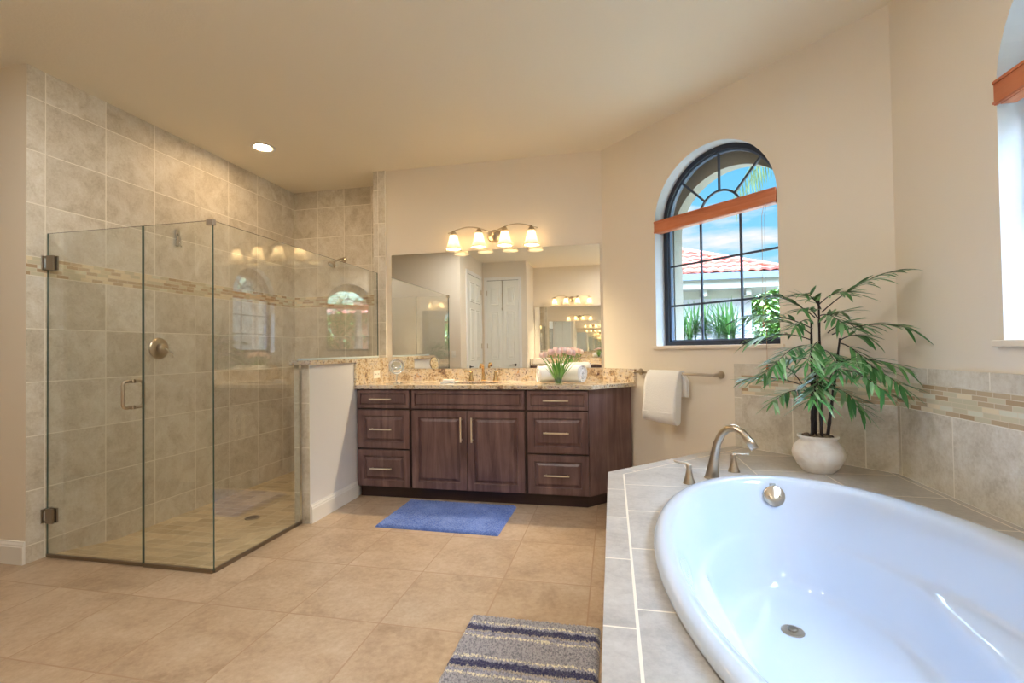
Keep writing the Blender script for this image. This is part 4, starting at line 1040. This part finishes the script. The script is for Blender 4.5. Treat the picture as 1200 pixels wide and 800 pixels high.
def fronds(b, c, n, ln, rise, droop, nl, lw, ll, a0=0.0, fan=2*PI, mi=0):
    c = Vector(c)
    for k in range(n):
        a = a0+fan*k/max(1, n)+rnd.uniform(-.15, .15); d = Vector((math.cos(a), math.sin(a), 0)); L = ln*rnd.uniform(.85, 1.1)
        T = c+d*L+Vector((0, 0, rise*L*rnd.uniform(.6, 1.2)-droop*L)); ctl = c+d*L*.5+Vector((0, 0, rise*L)); pts = [c*(1-t)**2+ctl*2*t*(1-t)+T*t*t for t in [i/14 for i in range(15)]]
        b.tube(pts, [.02*(1-.85*i/14) for i in range(15)], 5, mi=mi)
        for i in range(nl):
            t = .12+.86*i/nl; q = min(13, int(t*14)); p = pts[q].lerp(pts[q+1], t*14-q); tan = (pts[q+1]-pts[q]).normalized(); sv = tan.cross(Vector((0, 0, 1))).normalized()
            for sg in (-1, 1):
                dd = (tan*.75+sv*sg*.6+Vector((0, 0, -.55))).normalized(); blade(b, p, p+dd*ll*(1-.5*abs(t-.45)), lw, ll*.25, 3)
def palm_tree(loc, h, label, n=13, ln=1.7):
    r = thing('palm_tree', label, 'palm tree', loc, 0, 'palm trees outside the windows')
    MB().tube([(0, 0, 0), (.03, .02, h*.4), (.05, .0, h*.8), (.04, 0, h)], [.16, .13, .11, .10], 12).build('trunk', M_bark, r)
    b = MB(); fronds(b, (.04, 0, h), n, ln, .42, .55, 26, .012, .42, rnd.random()); b.build('crown', M_palm_grey, r, recalc=False); return r
def fan_palm(loc, h, label):
    r = thing('fan_palm', label, 'palm', loc, 0, 'low fan palms under the arched window')
    b = MB(); sb = MB()
    for k in range(9):
        a = 2*PI*k/9+rnd.uniform(-.2, .2); tilt = rnd.uniform(.05, .6); c = Vector((math.cos(a)*tilt*.45, math.sin(a)*tilt*.45, h*rnd.uniform(.66, .80)))
        sb.tube([(0, 0, .1), c*.6+Vector((0, 0, .1)), c], .012, 6); ax = (c-Vector((0, 0, .2))).normalized(); sv = ax.cross(Vector((0, 1, .1))).normalized()
        for i in range(19):
            t = -1.45+2.9*i/18; d = (ax*math.cos(t)+sv*math.sin(t)).normalized(); blade(b, c, c+d*.60*rnd.uniform(.85, 1.05), .021, .03, 4)
    sb.build('stem', M_stem, r); b.build('fan_leaves', M_palm, r, recalc=False); return r
def tree(loc, h, rad, label, n=900, lw=.10, mat=None):
    r = thing('tree', label, 'tree', loc, 0, 'leafy trees outside')
    MB().tube([(0, 0, 0), (.05, .05, h*.5), (0, 0, h*.8)], [.14, .11, .07], 10).build('trunk', M_bark, r)
    b = MB()
    for i in range(n):
        d = Vector((rnd.gauss(0, 1), rnd.gauss(0, 1), rnd.gauss(0, 1))).normalized()*rad*rnd.random()**.33; d.z *= .85
        c = Vector((0, 0, h*.62))+d; q = Vector((rnd.uniform(-1, 1), rnd.uniform(-1, 1), rnd.uniform(-.7, .5))).normalized()
        blade(b, c, c+q*lw*2.4, lw*.6, .02, 2)
    b.build('crown', mat or M_tree, r, recalc=False); return r
palm_tree((2.75, 6.75, -.2), 4.2, 'tall palm whose hanging fronds show at the top of the arched window', 16, 2.1)
fan_palm((1.12, 7.9, -.2), 2.1, 'low fan palm at the lower left of the arched window'); fan_palm((1.62, 7.7, -.2), 2.1, 'low fan palm at the lower middle of the arched window')
tree((6.6, 21.5, -.2), 3.6, 2.0, 'bright green tree beyond the white house', 4200, .14)
tree((5.9, 17.8, -.2), 2.8, 1.2, 'bright green shrub behind the white house corner', 2200, .10)
for i, (x, y, h) in enumerate(((3.4, -5.2, 3.0), (5.6, -3.4, 3.9), (5.4, .6, 3.2), (7.6, -7.2, 4.4))):
    palm_tree((x, y, -.2), h, ('short palm outside the rear window, seen reflected', 'tall palm outside the tub window, seen reflected', 'low palm outside the tub window, seen reflected', 'far palm before the hedge, seen reflected')[i], 12, 1.7)
for i, (x, y, h, ra) in enumerate(((13, -5, 4.2, 2.3), (14, 0.2, 4.6, 2.6), (9.2, -12.5, 4.0, 2.2), (13, 6, 4.6, 2.6))):
    tree((x, y, -.2), h, ra, ('green tree beyond the palms, in the middle of the reflected hedge', 'broad tall green tree at the left of the reflected hedge', 'small green tree nearest the coral house, seen reflected', 'far broad green tree at the end of the reflected hedge')[i], 1300, .13)
b = MB(); b.box(0, 7, 0, 9, -.2, 3.2)
h2 = thing('house', 'coral stucco house in the window reflections', 'house', (3.5, -22, 0)); b.build('wall', paint('coral_stucco', rgb(214, 150, 122), .003), h2)
b = MB(); b.face([(-.6, -.6, 3.1), (-.6, 9.6, 3.1), (3.5, 6, 5), (3.5, 3, 5)]); b.face([(7.6, -.6, 3.1), (7.6, 9.6, 3.1), (3.5, 6, 5), (3.5, 3, 5)]); b.face([(-.6, -.6, 3.1), (7.6, -.6, 3.1), (3.5, 3, 5)]); b.face([(-.6, 9.6, 3.1), (7.6, 9.6, 3.1), (3.5, 6, 5)])
b.build('roof', M_rt, h2)
